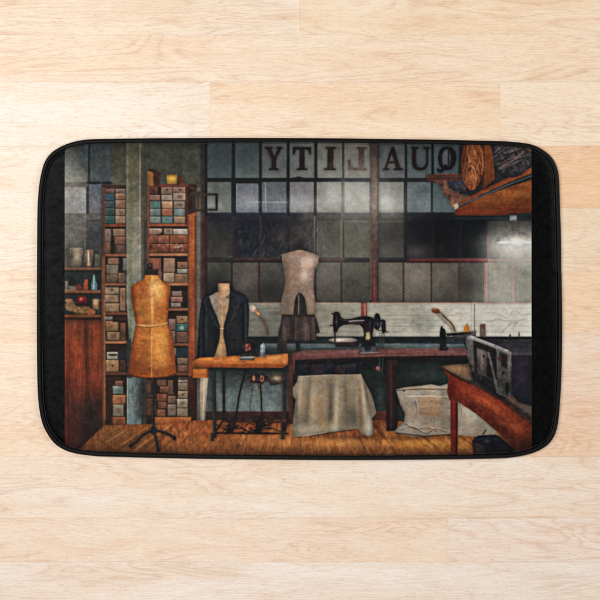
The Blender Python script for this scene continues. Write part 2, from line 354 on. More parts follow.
# mesh-glass bottom row
row4 = [(206.8, 231, (70, 69, 63)), (232.6, 258.4, (82, 77, 72)), (260, 286, (76, 73, 69)), (288, 314.6, (74, 71, 66)), (316.4, 340.6, (88, 83, 76)), (342, 369.6, (82, 80, 72)), (377.6, 402.8, (100, 95, 86)), (404.4, 430.6, (108, 101, 92)), (432, 458, (92, 87, 79)), (460.4, 484, (78, 74, 68)), (488, 512.4, (132, 128, 114)), (515.4, 532, (116, 114, 102))]
for a_, b_, c in row4:
    c = np.array(c, float)
    R(a_, 262.4, b_, 302.4, c * 1.06, c * .86, L=WB, amt=9, soft=.8)
    halftone(a_, 263, b_, 302, 10 if b_ < 490 else 4)
for cx, cy, c in ((247, 280, (112, 104, 100)), (327, 274, (116, 110, 106)), (390, 275, (132, 122, 116)), (417, 274, (142, 130, 120)), (440, 272, (124, 116, 104)), (352, 284, (60, 60, 56)), (219, 274, (52, 52, 48)), (464, 286, (56, 54, 50)), (450, 296, (62, 60, 56)), (499, 276, (168, 162, 146)), (273, 285, (60, 58, 56))):
    Gl(cx, cy, 9, 9, c, .5, WB)
# bars
for x, w, y0, y1, c in ((206.2, 2.2, 140, 216, (32, 36, 38)), (233.9, 2.6, 140, 182, (32, 36, 38)), (234.4, 3.4, 180, 216, (32, 35, 40)), (261, 1.7, 140, 220, (34, 38, 40)), (288.6, 2.2, 140, 216, (34, 36, 38)), (316.4, 2, 140, 180, (38, 38, 36)), (315.4, 2.6, 180, 216, (46, 44, 42)), (342.8, 3.4, 180, 222, (84, 78, 66)), (343.6, 1.6, 140, 180, (60, 58, 54)), (406, 2.4, 140, 180, (34, 38, 42)), (405.4, 3.4, 180, 262, (40, 42, 44)), (432.6, 2.6, 140, 182, (26, 30, 36)), (431.8, 2, 182, 214, (42, 46, 50)), (460.6, 2.2, 140, 180, (36, 36, 46))):
    R(x - w / 2, y0, x + w / 2, y1, c, amt=5, soft=.9)
for x, w, y0, y1, c in ((233.4, 1.8, 216, 258, (62, 46, 46)), (260.6, 1.6, 216, 258, (70, 58, 56)), (288.8, 1.4, 218, 250, (50, 48, 50)), (314.6, 1.4, 216, 258, (100, 86, 80)), (341.4, 2, 220, 260, (112, 104, 84)), (343.6, 1, 222, 260, (60, 56, 48)), (432.8, 1.5, 222, 258, (66, 44, 48)), (459.8, 1.4, 222, 258, (50, 34, 38)), (488, 2.2, 236, 262, (116, 62, 64)),
                        (206.4, 2.4, 216, 304, (66, 42, 40)), (231.8, 1.5, 262, 303, (60, 42, 40)), (259.2, 1.7, 262, 303, (72, 44, 44)), (341.2, 1.4, 262, 303, (54, 46, 42)), (403.5, 1.6, 262, 303, (70, 52, 46)), (431.2, 1.5, 262, 303, (64, 44, 42)), (459, 2.2, 262, 303, (84, 54, 54)), (486, 3.6, 262, 303, (176, 128, 122)), (513.6, 2.8, 262, 303, (172, 128, 120))):
    R(x - w / 2, y0, x + w / 2, y1, c, amt=6, soft=.9)
Ln([(485.4, 263), (485.4, 303)], .8, (110, 60, 60), a=.7); Ln([(514.4, 263), (514.4, 303)], .7, (112, 62, 62), a=.7)
R(205.6, 178.2, 532, 181.2, (30, 34, 37), amt=5); R(340, 178.4, 432, 180.6, (50, 48, 46), a=.6); P([(292, 178), (299, 176.4), (306, 178.6)], (34, 36, 38)); R(232, 180, 262, 183.4, (32, 34, 38))
R(206, 261, 345, 262.4, (34, 30, 30)); R(206, 258.4, 233, 262, (50, 44, 44))
R(233, 257.6, 345, 261.4, (78, 58, 56), (52, 42, 42), amt=12); R(345, 260.6, 406, 262.4, (46, 36, 34)); R(410, 258.4, 488, 261, (104, 52, 50), amt=16); R(406, 261, 488, 263, (62, 32, 34)); R(432, 258.6, 488, 260.2, (122, 58, 58), a=.4, amt=24); Gl(478, 259.6, 10, 1.2, (168, 62, 62), .6); R(488, 259, 532, 262, (186, 128, 118), (120, 84, 78), amt=8)
# wooden post
R(370.6, 140, 378.4, 303, (96, 80, 68), (84, 58, 54), tex='v', amt=9, L='printed_post'); R(370.4, 138, 379, 156, (50, 48, 46), a=.7, soft=10); R(377, 142, 378.6, 300, (62, 50, 46), a=.6); R(369.8, 216, 371.2, 300, (138, 100, 88), a=.6); Gl(374, 200, 3, 16, (124, 104, 88), .5)
Ln([(374.5, 262), (374.5, 302)], 2, (128, 66, 64), a=.6); R(344.6, 220.4, 370, 222, (118, 108, 92), a=.5); R(378, 220.6, 404, 222, (110, 96, 84), a=.5)

# lamp bracket
LB = 'printed_bracket'
for p in ([(204, 194.4), (216.6, 194.4), (216.6, 209.8), (204, 209.8)],): Ln(p, 2.2, (58, 52, 46), L=LB)
Ln([(216.6, 194.4), (216.6, 210)], 1.8, (44, 40, 38), L=LB); P([(189.5, 193), (193, 191.2), (201, 191.6), (206, 194.6), (206, 196.4), (190, 196.4)], (70, 60, 52), L=LB); R(192.4, 196, 194.8, 211, (70, 58, 50), L=LB); R(197.2, 196, 199.4, 211, (74, 62, 54), L=LB); R(190.4, 209.4, 205, 211.6, (64, 50, 44), L=LB); R(195, 197, 197, 209, (104, 92, 80), a=.6)

# letters painted on the glass, seen from behind
LT = 'printed_lettering'
dk = (42, 31, 31)
def Y_(x0, x1, c):
    m = (x0 + x1) / 2
    P([(x0, 147), (x0 + 7.4, 147), (x0 + 7.4, 148.6), (x0 + 6, 149), (m + .6, 156.6), (x1 - 4.4, 149), (x1 - 5.6, 148.6), (x1 - 5.6, 147), (x1, 147), (x1, 148.6), (x1 - 1.6, 149), (m + 2.4, 159.6), (m + 2.4, 168), (m + 4.6, 168.6), (m + 4.6, 170.2), (m - 4.6, 170.2), (m - 4.6, 168.6), (m - 2.2, 168), (m - 2.2, 159.8), (x0 + 1.6, 149), (x0, 148.6)], c, L=LT, soft=1)
Y_(265, 282.4, dk); P([(266, 149), (268, 149), (273, 158), (271.6, 160)], (104, 62, 62), a=.5)
P([(293, 147), (311, 147), (311, 154.6), (309.6, 154.6), (308, 150), (304.6, 149.2), (304.6, 168), (307, 168.6), (307, 170.2), (297, 170.2), (297, 168.6), (299.4, 168), (299.4, 149.2), (296, 150), (294.4, 154.6), (293, 154.6)], dk, L=LT, soft=1)
P([(325.6, 147), (335.8, 147), (335.8, 148.5), (333.4, 149), (333.4, 168), (335.8, 168.6), (335.8, 170.2), (324, 170.2), (324, 168.6), (327.2, 168), (327.6, 149), (325.6, 148.5)], (52, 36, 32), L=LT, soft=1)
P([(356.8, 147), (366.4, 147), (366.4, 148.5), (364, 149), (364, 168), (366.6, 168.6), (366.6, 170.2), (348, 170.2), (348, 160), (349.6, 160), (351, 166), (354, 167.8), (358.8, 167.8), (358.8, 149), (356.8, 148.5)], (78, 62, 56), (98, 76, 66), L=LT, soft=1)
P([(391.6, 147), (394, 147), (400.4, 168), (402.8, 168.6), (402.8, 170.2), (393.6, 170.2), (393.6, 168.6), (395.8, 168), (394.4, 163.2), (388.6, 163.2), (386.8, 168), (389, 168.6), (389, 170.2), (383, 170.2), (383, 168.6), (384.6, 168)], dk, L=LT, soft=1)
P([(389.2, 161.4), (394, 161.4), (391.8, 153.4)], (98, 96, 94), L=WB, soft=.8)
P([(411, 147), (418.4, 147), (418.4, 148.5), (416, 149), (416.2, 163), (417.6, 167), (421, 168), (424.6, 166.6), (426, 163), (426, 149), (423.2, 148.5), (423.2, 147), (430, 147), (430, 148.5), (428.4, 149), (428.2, 164), (426, 168.6), (421, 170.6), (415.4, 169.6), (412.6, 166.6), (411.8, 162), (412.2, 149), (411, 148.5)], dk, L=LT, soft=1)
P([(447, 146.4), (452, 147.6), (455.6, 152), (456.4, 158.6), (455, 165), (451.6, 169.2), (447, 170.4), (444.4, 170.2), (442, 172.6), (438.4, 172.4), (436.8, 169.4), (438, 168), (439.6, 170), (441.6, 168.6), (438.8, 164), (437.8, 158.4), (438.8, 152), (442, 147.6)], (34, 28, 32), L=LT, soft=1)
P([(447.2, 148.6), (450, 151), (451, 158.6), (450, 165.6), (448.2, 168.2), (446.8, 165), (444.6, 164.4), (443.2, 166), (442.2, 162), (442, 156), (443.4, 151)], (84, 86, 90), L=WB, soft=1)
R(447.6, 148, 449.6, 170, (38, 34, 40), a=.85)

HZ = ['printed_window', 'printed_post', 'printed_lettering', BG, 'printed_column']
for cx, cy, rx, ry, c, al_ in ((362, 198, 34, 22, (188, 189, 185), .5), (300, 203, 24, 9, (166, 168, 170), .4), (248, 204, 16, 9, (154, 157, 166), .35), (420, 204, 14, 9, (140, 148, 150), .3), (358, 168, 30, 9, (138, 138, 132), .35), (356, 232, 40, 40, (124, 122, 112), .34), (330, 268, 26, 30, (112, 110, 104), .3), (392, 205, 12, 12, (206, 206, 200), .45), (350, 202, 20, 10, (196, 196, 190), .35), (70, 196, 16, 26, (176, 174, 168), .42), (74, 232, 14, 24, (136, 134, 126), .3), (134, 250, 8, 40, (176, 172, 158), .35), (503, 280, 30, 34, (176, 172, 160), .5), (420, 280, 24, 18, (128, 122, 114), .35)): Gl(cx, cy, rx, ry, c, al_, HZ)
for cx, cy, rx, ry, al_ in ((440, 236, 34, 20, .55), (470, 244, 16, 14, .5), (250, 236, 40, 14, .16), (215, 290, 14, 12, .4), (270, 292, 16, 10, .35), (470, 288, 12, 14, .3), (450, 222, 30, 7, .5), (240, 154, 30, 14, .22)): Gl(cx, cy, rx, ry, (16, 19, 23), al_, HZ)
# ---- white painted boarding under the windows
WP = 'printed_boarding'
R(246, 303, 532, 337.4, (126, 122, 110), (110, 108, 98), L=WP, tex='h', amt=13)
P([(300, 303), (532, 303), (532, 337), (300, 337)], (134, 130, 116), (218, 212, 196), ax='x', a=.92, clip=WP, tex='h', amt=11)
Gl(425, 322, 14, 11, (108, 112, 100), .6, WP); Gl(500, 316, 34, 13, (226, 220, 204), .6, WP); Gl(260, 318, 14, 8, (98, 104, 98), .35, WP); Gl(355, 326, 18, 8, (112, 110, 98), .4, WP)
for yy in (308.6, 314.6, 320.6, 326.4, 331.8):
    Ln(curve([(248, yy), (300, yy + random.uniform(-1, 1)), (350, yy + random.uniform(-1, 1)), (400, yy + random.uniform(-1, 1)), (450, yy + random.uniform(-1, 1)), (532, yy + random.uniform(-.8, .8))]), .8, (84, 80, 70), a=.22, clip=WP, soft=1.3)
scratches(250, 305, 470, 336, 130, (84, 82, 72), 0, 9, .8, .4, clip=WP, seed=20, jit=.2); scratches(400, 305, 530, 336, 70, (226, 218, 202), 0, 8, .9, .35, clip=WP, seed=21, jit=.3)
for p in ([(484, 313), (494, 312.4), (502, 316), (508, 317.5), (513, 311), (518, 312), (522, 315), (530, 314)], [(484, 320), (490, 321.6), (498, 319), (505, 321), (511, 320)], [(513, 329), (516, 323), (520, 320), (526, 319)], [(456, 313), (462, 313.6), (470, 313)], [(500, 334), (506, 328), (511, 322)]): Ln(p, .7, (98, 92, 80), a=.5, sm=1, soft=1.2)
Gl(515, 322, 4, 3, (158, 150, 134), .6, WP); R(246, 302.4, 532, 304.2, (164, 148, 130), (206, 160, 146), ax='x', a=.8); R(246, 302, 300, 303.4, (96, 88, 80), a=.6)
R(474, 304, 475, 332, (78, 74, 68), amt=4); Ln([(471.6, 304), (471.6, 331)], .6, (120, 112, 100), a=.6)

# ---- rail, bench back strip, big bench
BN = 'printed_bench'
R(246, 336.6, 532, 343.8, (32, 38, 42), (40, 46, 48), L=BG, amt=10); scratches(250, 338, 470, 343, 60, (104, 106, 104), .2, 4, .8, .4, seed=22, jit=.8); scratches(250, 337, 530, 343, 50, (18, 20, 24), 0, 8, 1, .5, seed=23)
R(246, 343.6, 470, 350, (92, 102, 104), (70, 78, 80), L=BG, tex='h', amt=16); scratches(380, 343.6, 470, 350, 30, (150, 158, 158), .1, 8, 1, .4, seed=24)
R(205.6, 356, 470, 430, (30, 37, 36), (44, 52, 50), L=BG, amt=10)
R(205.6, 355, 290, 412, (86, 98, 100), (104, 112, 110), L=BG, amt=13, tex='m'); R(205, 366, 290, 382, (60, 66, 66), a=.45, soft=10); scratches(206, 370, 284, 410, 60, (128, 138, 136), 1.4, 7, 1, .35, seed=25, jit=.6)
R(205.6, 411.4, 292, 421, (72, 42, 42), (54, 36, 34), L=BG); R(374, 411, 388, 421, (86, 46, 40), L=BG)
Gl(428, 374, 20, 8, (58, 70, 66), .55, BG); Gl(380, 398, 4, 12, (66, 78, 76), .55, BG); Gl(248, 364, 44, 13, (26, 28, 28), .85, BG); Gl(232, 384, 16, 8, (58, 64, 64), .5, BG); Gl(288, 392, 7, 30, (34, 36, 36), .6, BG); Gl(210, 392, 5, 30, (40, 42, 42), .5, BG); Gl(250, 398, 20, 7, (118, 126, 124), .45, BG)
# floor
FL = 'printed_floor'
P([(104, 425), (152, 424), (200, 420), (292, 420), (375, 420), (455, 424), (532, 424), (532, 470), (60, 470), (80, 449)], (150, 88, 46), (150, 90, 48), L=FL, tex='s', amt=30)
P([(60, 470), (104, 425), (150, 425), (190, 470)], (112, 70, 42), a=.6, soft=20, clip=FL)
for cx, cy, rx, ry, c, a in ((420, 443, 34, 8, (222, 150, 68), .85), (335, 443, 44, 7, (206, 136, 72), .75), (270, 440, 30, 7, (204, 126, 66), .7), (205, 432, 25, 6, (176, 92, 46), .6), (175, 424, 20, 4, (182, 84, 40), .5), (378, 426, 8, 6, (92, 54, 36), .7), (120, 434, 10, 5, (160, 106, 62), .55), (250, 426, 25, 5, (120, 56, 38), .7), (460, 446, 12, 7, (206, 138, 66), .8), (230, 446, 40, 7, (150, 90, 48), .5)): Gl(cx, cy, rx, ry, c, a, FL)
fr2 = random.Random(26)
for k_ in range(300):
    xb = fr2.uniform(60, 560); t0 = fr2.random() * .8; t1 = t0 + fr2.uniform(.15, .5)
    xt = 300 + (xb - 300) * .72
    q0 = (xt + (xb - xt) * t0, 420 + 37 * t0); q1 = (xt + (xb - xt) * min(t1, 1), 420 + 37 * min(t1, 1))
    c_ = (84, 48, 27) if k_ % 2 else (222, 156, 90)
    Ln([q0, q1], fr2.uniform(.6, 1.6), c_, a=fr2.uniform(.12, .42), clip=FL, soft=1.5, amt=14)
for k_ in range(34):
    xb = 60 + k_ * 15.4; xt = 300 + (xb - 300) * .72
    Ln([(xt, 420), (xb, 457)], .8, (78, 42, 24), a=fr2.uniform(.05, .3), clip=FL, soft=1.2)
R(64, 449, 532, 470, (82, 52, 34), a=.5, soft=9, clip=FL)
# bench top
P([(290, 355), (300, 350.6), (380, 348.6), (470, 348), (470, 356), (384, 357), (291, 361)], (122, 82, 78), (92, 58, 54), L=BN, tex='h', amt=14); scratches(292, 350, 470, 356, 60, (176, 128, 118), 0, 8, .8, .4, clip=BN, seed=29, jit=.1)
P([(290, 360), (384, 356.4), (470, 355.4), (470, 361), (384, 362), (290, 363.6)], (44, 32, 34), (32, 28, 30), L=BN, tex='h', amt=9)
R(289, 356, 295, 374, (116, 62, 48), (78, 44, 38), L=BN, tex='v'); R(386.4, 360, 397.4, 431, (62, 38, 38), (46, 32, 34), L=BN, tex='v', amt=9); R(390, 362, 392, 428, (92, 56, 52), a=.4); R(393, 362, 397.6, 430, (32, 28, 32), a=.5)
# things on the lower shelf under the bench
for x0, x1, y0, y1, c in ((296, 304, 364, 374, (46, 52, 74)), (303, 312, 362, 370, (66, 56, 62)), (310, 326, 364, 376, (76, 60, 72)), (325, 335, 362, 375, (48, 58, 82)), (334, 346, 365, 375, (88, 62, 68)), (345, 357, 363, 374, (58, 62, 76)), (355, 372, 362, 370, (36, 40, 44))): P([(x0, y1), (x0 + 1, y0 + 1), (x1 - 2, y0), (x1, y1)], c, np.array(c) * .6, L=BG, amt=18)
scratches(295, 363, 365, 376, 60, (120, 116, 130), .3, 5, .9, .4, seed=30, jit=.8); scratches(295, 363, 365, 376, 60, (22, 22, 30), .2, 6, 1.1, .6, seed=31, jit=.8)
E(378, 368.4, 2.6, 2.2, (150, 84, 78), amt=20, soft=1.6); Gl(377.4, 367.6, 1, .8, (206, 140, 128), .7); R(379, 357, 380, 372, (110, 110, 110), a=.6); Ln([(383, 358), (382, 372)], .9, (76, 78, 78), a=.8)
# cloth over a crate
CT = 'printed_cloth'
P([(298, 376), (312, 375.2), (330, 374.4), (345, 374.6), (361, 374), (366, 384), (371, 393), (374, 403), (376.4, 413), (372, 418.4), (373.6, 434.6), (368, 436.2), (361.4, 434.4), (358, 429), (345, 430.4), (325, 433), (310, 436), (294.4, 436.4), (292, 428), (294, 412), (295.6, 400), (289.6, 390.4), (294, 386), (297, 381)], (140, 126, 106), (128, 116, 98), L=CT, amt=13)
for cx, cy, rx, ry, c, a, rot in ((316, 400, 12, 16, (166, 138, 104), .7, 0), (336.6, 404, 2.6, 26, (184, 166, 138), .75, .05), (330.6, 410, 3, 26, (88, 78, 64), .8, 0), (352, 404, 8, 16, (140, 120, 92), .5, 0), (363.5, 400, 2.6, 30, (196, 178, 154), .75, -.1), (360, 410, 1.6, 26, (150, 98, 62), .55, 0), (368.6, 426, 3, 10, (204, 190, 170), .7, 0), (299.6, 398, 2.2, 22, (186, 158, 132), .6, .1), (296.6, 414, 2, 20, (84, 76, 66), .6, 0), (305, 420, 7, 10, (104, 100, 88), .6, 0), (353, 416, 8, 10, (84, 82, 72), .7, 0), (371, 405, 3, 10, (124, 106, 84), .6, -.3), (315, 428, 14, 4, (172, 154, 124), .6, 0), (340, 377, 30, 2, (150, 138, 118), .5, 0), (308, 402, 2, 26, (104, 92, 76), .5, .06), (313, 405, 3, 24, (184, 160, 128), .5, .04), (346, 402, 2, 24, (96, 86, 70), .5, -.04), (322, 416, 3, 14, (150, 116, 82), .5, 0), (357, 400, 2, 22, (172, 156, 130), .5, -.06), (366, 392, 1.4, 18, (92, 78, 62), .6, -.2), (334, 426, 5, 6, (196, 180, 152), .6, 0), (302, 430, 6, 4, (176, 160, 134), .6, 0)): Gl(cx, cy, rx, ry, c, a, CT, rot)
Ln([(299, 376.6), (330, 375), (361, 375)], 1, (176, 160, 136), a=.6); Ln([(310, 436), (330, 432.8), (357, 429.6)], 1, (70, 44, 30), a=.7); Ln([(295, 436), (310, 435.2), (326, 432.4)], .9, (196, 178, 150), a=.6)
scratches(296, 378, 372, 432, 160, (96, 86, 70), 1.5, 5, .7, .3, clip=CT, seed=32, jit=.5); scratches(296, 378, 372, 432, 110, (190, 172, 142), 1.5, 4, .7, .3, clip=CT, seed=33, jit=.5)
# sack-covered crate
SK = 'printed_sack'
P([(396, 389.6), (403, 387.6), (412, 386.4), (422, 385.6), (431, 384.2), (440, 386), (448, 383.4), (458, 392), (475, 394), (494, 414), (498, 436), (470, 436.6), (452, 434), (440, 434.6), (424, 436), (412, 436.6), (399, 434), (393.6, 432), (398, 427), (404, 422), (405, 414), (400, 404)], (162, 148, 130), (150, 134, 116), L=SK, amt=17)
R(419, 397, 441, 417, (166, 124, 90), a=.6, soft=4, clip=SK, tex='h', amt=22); Ln([(398, 390.4), (420, 389), (448, 389.4)], 1.1, (78, 66, 56), a=.75); Ln([(408, 396.4), (430, 396), (449, 396.8)], 1.3, (210, 194, 172), a=.75); R(440, 390, 450, 432, (98, 88, 74), a=.4, soft=4, clip=SK)
for cx, cy, rx, ry, c, a in ((402, 414, 5, 10, (96, 86, 74), .6), (412, 424, 9, 6, (190, 176, 156), .6), (470, 412, 9, 14, (196, 184, 164), .7), (462, 400, 5, 8, (128, 112, 94), .5), (480, 424, 8, 6, (140, 126, 106), .5), (430, 426, 8, 4, (176, 150, 120), .5)): Gl(cx, cy, rx, ry, c, a, SK)
for p in ([(405, 424), (416, 429), (428, 428), (438, 432)], [(400, 430), (412, 427), (424, 433), (432, 431)], [(415, 400), (417, 412), (412, 422)], [(426, 434), (434, 429), (446, 432)], [(458, 400), (462, 414), (456, 428)]): Ln(p, .9, (84, 70, 60), a=.6, sm=1); Ln([(x + .6, y - 1.2) for x, y in p], .9, (198, 182, 162), a=.5, sm=1)
E(404, 390.8, 1, 1, (70, 56, 48)); scratches(398, 390, 494, 433, 120, (92, 80, 66), .3, 5, .8, .35, clip=SK, seed=34, jit=1.2); scratches(398, 390, 494, 433, 90, (196, 178, 154), .3, 4, .8, .35, clip=SK, seed=35, jit=1.2)
Ln([(396, 433), (425, 436.4), (452, 434.4)], 1.2, (66, 42, 28), a=.7)

# ---- dress form
DF = 'printed_dress_form'
Ln([(153.2, 376), (153.4, 428)], 3, (36, 36, 36), L=DF); Ln([(152.4, 378), (152.6, 428)], .6, (104, 104, 100), a=.7); R(151.2, 383, 156, 393, (42, 40, 38), L=DF); E(153.6, 430.5, 3.8, 4, (34, 34, 36), L=DF)
for p, w in (([(152, 430), (143, 435), (136, 442), (130, 446)], 2.5), ([(154, 432), (156.4, 440), (158.2, 450)], 2.6), ([(155, 430), (164, 432.4), (171, 435.6), (174.6, 438.4)], 2.5)): Ln(p, w, (40, 40, 40), sm=1, L=DF); Ln([(x, y - .8) for x, y in p], .6, (104, 100, 94), a=.5, sm=1)
E(130.6, 446, 1.6, 1.8, (32, 32, 34), L=DF); E(174.6, 438.4, 1.8, 2, (30, 32, 34), L=DF); E(158.4, 450, 1.4, 1.8, (34, 32, 32), L=DF)
body = [(145.4, 275), (151.6, 274.2), (158.2, 275), (160, 279), (164, 282.4), (168.6, 284.6), (170.8, 288), (170, 296), (169, 304), (168.2, 314), (167.6, 322), (170, 330), (173.4, 341), (174.6, 352), (175.4, 364), (175.6, 374), (169, 376.8), (158, 377.8), (146, 378), (135, 377.4), (129.2, 374.8), (129.6, 362), (131, 347), (133.6, 335), (135.4, 325), (134.2, 314), (132, 303), (130.8, 292), (131.4, 287), (135, 283.6), (141, 280.6), (144.4, 278.4)]
P(body, (182, 108, 46), (158, 88, 36), L=DF, amt=17, sm=1)
for cx, cy, rx, ry, c, a, rot in ((131, 330, 4, 60, (104, 50, 28), .75, .0), (172, 335, 4, 60, (110, 54, 28), .7, 0), (156, 292, 8, 12, (246, 180, 108), .8, 0), (159, 345, 9, 28, (226, 154, 74), .7, 0), (148, 310, 9, 14, (196, 124, 60), .5, 0), (136, 365, 8, 12, (116, 54, 30), .65, 0), (143, 290, 7, 6, (160, 84, 42), .6, 0), (150, 372, 22, 5, (116, 58, 28), .6, 0), (152.4, 300, 1.4, 30, (248, 190, 122), .6, 0), (142, 345, 6, 18, (176, 104, 44), .5, 0)): Gl(cx, cy, rx, ry, c, a, DF, rot)
Ln([(152.2, 276), (152, 300), (152, 324), (151.6, 350), (151.8, 377)], .8, (226, 160, 92), a=.7, clip=DF)
Ln([(135, 324), (143, 325.6), (152, 325.8), (160, 325), (168, 322.6)], 2, (214, 160, 100), a=.75, sm=1, clip=DF); Ln([(135, 326.4), (150, 327.4), (168, 324.6)], .7, (112, 62, 30), a=.6, clip=DF)
scratches(131, 280, 174, 377, 220, (124, 66, 30), 1.2, 3, .7, .35, clip=DF, seed=36, jit=1.5); scratches(133, 282, 172, 374, 200, (232, 168, 96), 1.2, 2.6, .7, .3, clip=DF, seed=37, jit=1.5)
Gl(133, 300, 3, 18, (120, 60, 30), .7, DF); Gl(169, 300, 3, 18, (120, 62, 32), .7, DF); Gl(136, 322, 2.4, 10, (112, 56, 28), .6, DF); Gl(155, 287, 6, 5, (240, 178, 110), .55, DF); Gl(164, 340, 4, 16, (210, 142, 66), .5, DF)
Ln([(129.4, 375), (140, 377.4), (152, 378), (166, 377), (175.6, 374.2)], 1.4, (84, 42, 22), a=.8, sm=1)
R(145.4, 269.6, 158, 275, (62, 52, 46), (44, 36, 32), L=DF, amt=8); P([(148, 270), (147.4, 264.6), (150, 262.4), (152.4, 265), (152.6, 270)], (50, 42, 38), L=DF); E(150, 265.4, 1, 1.2, (130, 116, 104), a=.6)

# ---- jacket on a stand
JK = 'printed_jacket'
P([(200.4, 361), (197.4, 350), (198.2, 335), (199.4, 318), (201, 304), (203.6, 297.6), (209.5, 293.6), (215.6, 289.8), (219, 286), (231, 286), (234, 289.4), (241, 292.6), (246.4, 296.6), (248.6, 304), (249, 318), (248.2, 334), (247.4, 350), (243, 358), (237, 361)], (30, 37, 44), (28, 32, 38), L=JK, sm=1, amt=9)
for cx, cy, rx, ry, c, a in ((234, 312, 5, 16, (58, 48, 50), .7), (240, 340, 4, 16, (50, 44, 48), .6), (206, 330, 2, 24, (58, 62, 62), .6), (241, 298, 7, 4, (40, 50, 62), .6), (212, 345, 5, 12, (44, 42, 44), .6), (246, 325, 1.6, 24, (48, 60, 66), .5), (232, 345, 4, 12, (62, 48, 46), .45)): Gl(cx, cy, rx, ry, c, a, JK)
scratches(199, 298, 248, 358, 70, (86, 84, 82), 1.5, 8, .6, .3, clip=JK, seed=38, jit=.25); scratches(199, 298, 248, 358, 60, (14, 18, 24), 1.5, 9, .9, .5, clip=JK, seed=39, jit=.2)
SF = 'printed_jacket_stand'
P([(209, 296.4), (216.5, 292), (229.4, 296), (228.6, 308), (225.6, 319), (223.2, 328), (223.6, 336), (225.8, 347), (227, 357.6), (213.6, 358), (216.6, 350), (219.6, 340), (220.4, 328), (217.6, 318), (212.6, 307)], (170, 140, 114), (150, 114, 80), L=SF, amt=10)
P([(209, 296.4), (216, 292.4), (218.4, 308), (219.6, 322), (217.6, 318), (212.4, 307)], (140, 134, 126), a=.8, clip=SF)
P([(218.2, 283), (229.6, 282.6), (229.8, 292), (228.4, 299), (221, 299), (217.6, 294)], (194, 150, 110), (182, 142, 108), L=SF, amt=10); Gl(225.4, 287, 3, 4, (226, 178, 128), .7, SF); Gl(219, 290, 1.6, 6, (130, 94, 66), .6, SF); R(218.6, 280.8, 229.6, 283.4, (66, 50, 40)); P([(225, 297.6), (229.6, 294), (229.4, 299)], (98, 86, 76), a=.8)
Ln([(220.4, 328.4), (223.6, 328.4)], 1, (214, 184, 144)); Ln([(222, 300), (222.4, 326)], .7, (206, 180, 150), a=.5); Gl(220, 345, 2.4, 9, (196, 152, 108), .6, SF)
for p_, c_, w_ in (([(229.8, 293), (236.4, 297.4), (238.6, 306), (233, 309), (235, 313), (226.8, 328)], (74, 72, 76), .9), ([(208.6, 296), (204.6, 302), (206.6, 309), (210.6, 310), (209.6, 314), (219.4, 329)], (80, 82, 84), .9), ([(243, 303), (242.6, 325), (243.4, 352)], (10, 14, 18), 1.6), ([(204.6, 306), (203.6, 330), (204.4, 356)], (10, 14, 18), 1.6), ([(245.6, 304), (246.6, 325), (245.6, 350)], (62, 74, 82), .8), ([(201.6, 310), (200.4, 334), (201, 354)], (66, 74, 78), .8), ([(229, 341), (238, 339.6)], (12, 14, 18), 1.1), ([(227.4, 329), (228.6, 345), (231, 359)], (70, 68, 68), .7)): Ln(p_, w_, c_, a=.6, sm=len(p_) > 2, clip=JK, soft=1.2)
P([(229.6, 294), (236, 297), (233.6, 312), (226.6, 326), (229.4, 308)], (44, 44, 46), a=.75); P([(209, 296.6), (205.6, 301), (211, 316), (219.8, 328), (212.6, 308)], (38, 44, 50), a=.8)

# ---- left work table with treadle
TB = 'printed_table'; MT = 'printed_treadle'
P([(200.4, 377), (208.4, 377), (206.8, 392), (205, 420), (200, 421)], (168, 150, 128), (150, 132, 114), L=BG, tex='v', amt=14); Ln([(204.6, 378), (202.6, 420)], 1, (206, 188, 164), a=.6)
for p, w, c in (([(223.6, 368), (224, 417)], 2.8, (40, 42, 42)), ([(290.4, 356), (291, 422)], 4.4, (78, 52, 44)), ([(284, 366), (284.6, 424)], 3.6, (52, 46, 44)), ([(214, 368), (214.8, 436)], 3.6, (42, 44, 44)), ([(283, 420), (283, 438)], 3, (40, 38, 38)), ([(244.6, 374), (239, 396), (234.6, 428)], 1.7, (36, 36, 38)), ([(260.4, 384), (261.4, 402), (262, 420)], 1.4, (38, 36, 36)), ([(216, 433), (288, 433.6)], 1.6, (38, 28, 28)), ([(226, 421), (290, 422)], 2.4, (70, 44, 40)), ([(225, 418), (214, 434)], 1.8, (48, 36, 34)), ([(288, 420), (284, 434)], 1.8, (48, 36, 34))): Ln(p, w, c, L=MT)
Ln([(213.4, 369), (214, 434)], .7, (110, 108, 104), a=.5); Ln([(283.2, 368), (283.6, 420)], .7, (104, 88, 80), a=.5)
for x, y in ((213, 439), (283, 437)): P([(x - 2, y - 6), (x + 2, y - 6), (x + 1, y), (x + 2, y + 2), (x - 2.4, y + 2)], (62, 58, 54), L=MT)
P([(228, 421), (236, 419), (235.4, 427), (232, 434), (225, 434), (228, 428)], (34, 30, 30), L=MT); P([(256, 421), (261, 417), (263, 424), (260, 434), (252, 434), (256, 428)], (36, 30, 30), L=MT); E(262.6, 424, 3, 4.4, (48, 36, 34), a=.6); Ln([(258, 430), (268, 418)], 1.2, (34, 28, 28)); scratches(226, 420, 268, 434, 26, (132, 82, 60), .6, 4, .7, .6, seed=40, jit=1); R(264, 419, 286, 421.6, (112, 66, 50), a=.6)
R(228, 423, 252, 431, (110, 46, 34), a=.3, soft=3)
tr = random.Random(90)
for k_ in range(34):
    cx_, cy_ = tr.choice(((232, 426), (258, 425), (266, 424), (246, 428))); cx_ += tr.gauss(0, 4); cy_ += tr.gauss(0, 4)
    Ln([(cx_ - tr.uniform(2, 6), cy_ + tr.uniform(-3, 3)), (cx_, cy_ + tr.uniform(-2, 2)), (cx_ + tr.uniform(2, 6), cy_ + tr.uniform(-3, 3))], tr.uniform(.6, 1.4), (28, 24, 24), a=tr.uniform(.4, .85), sm=1)
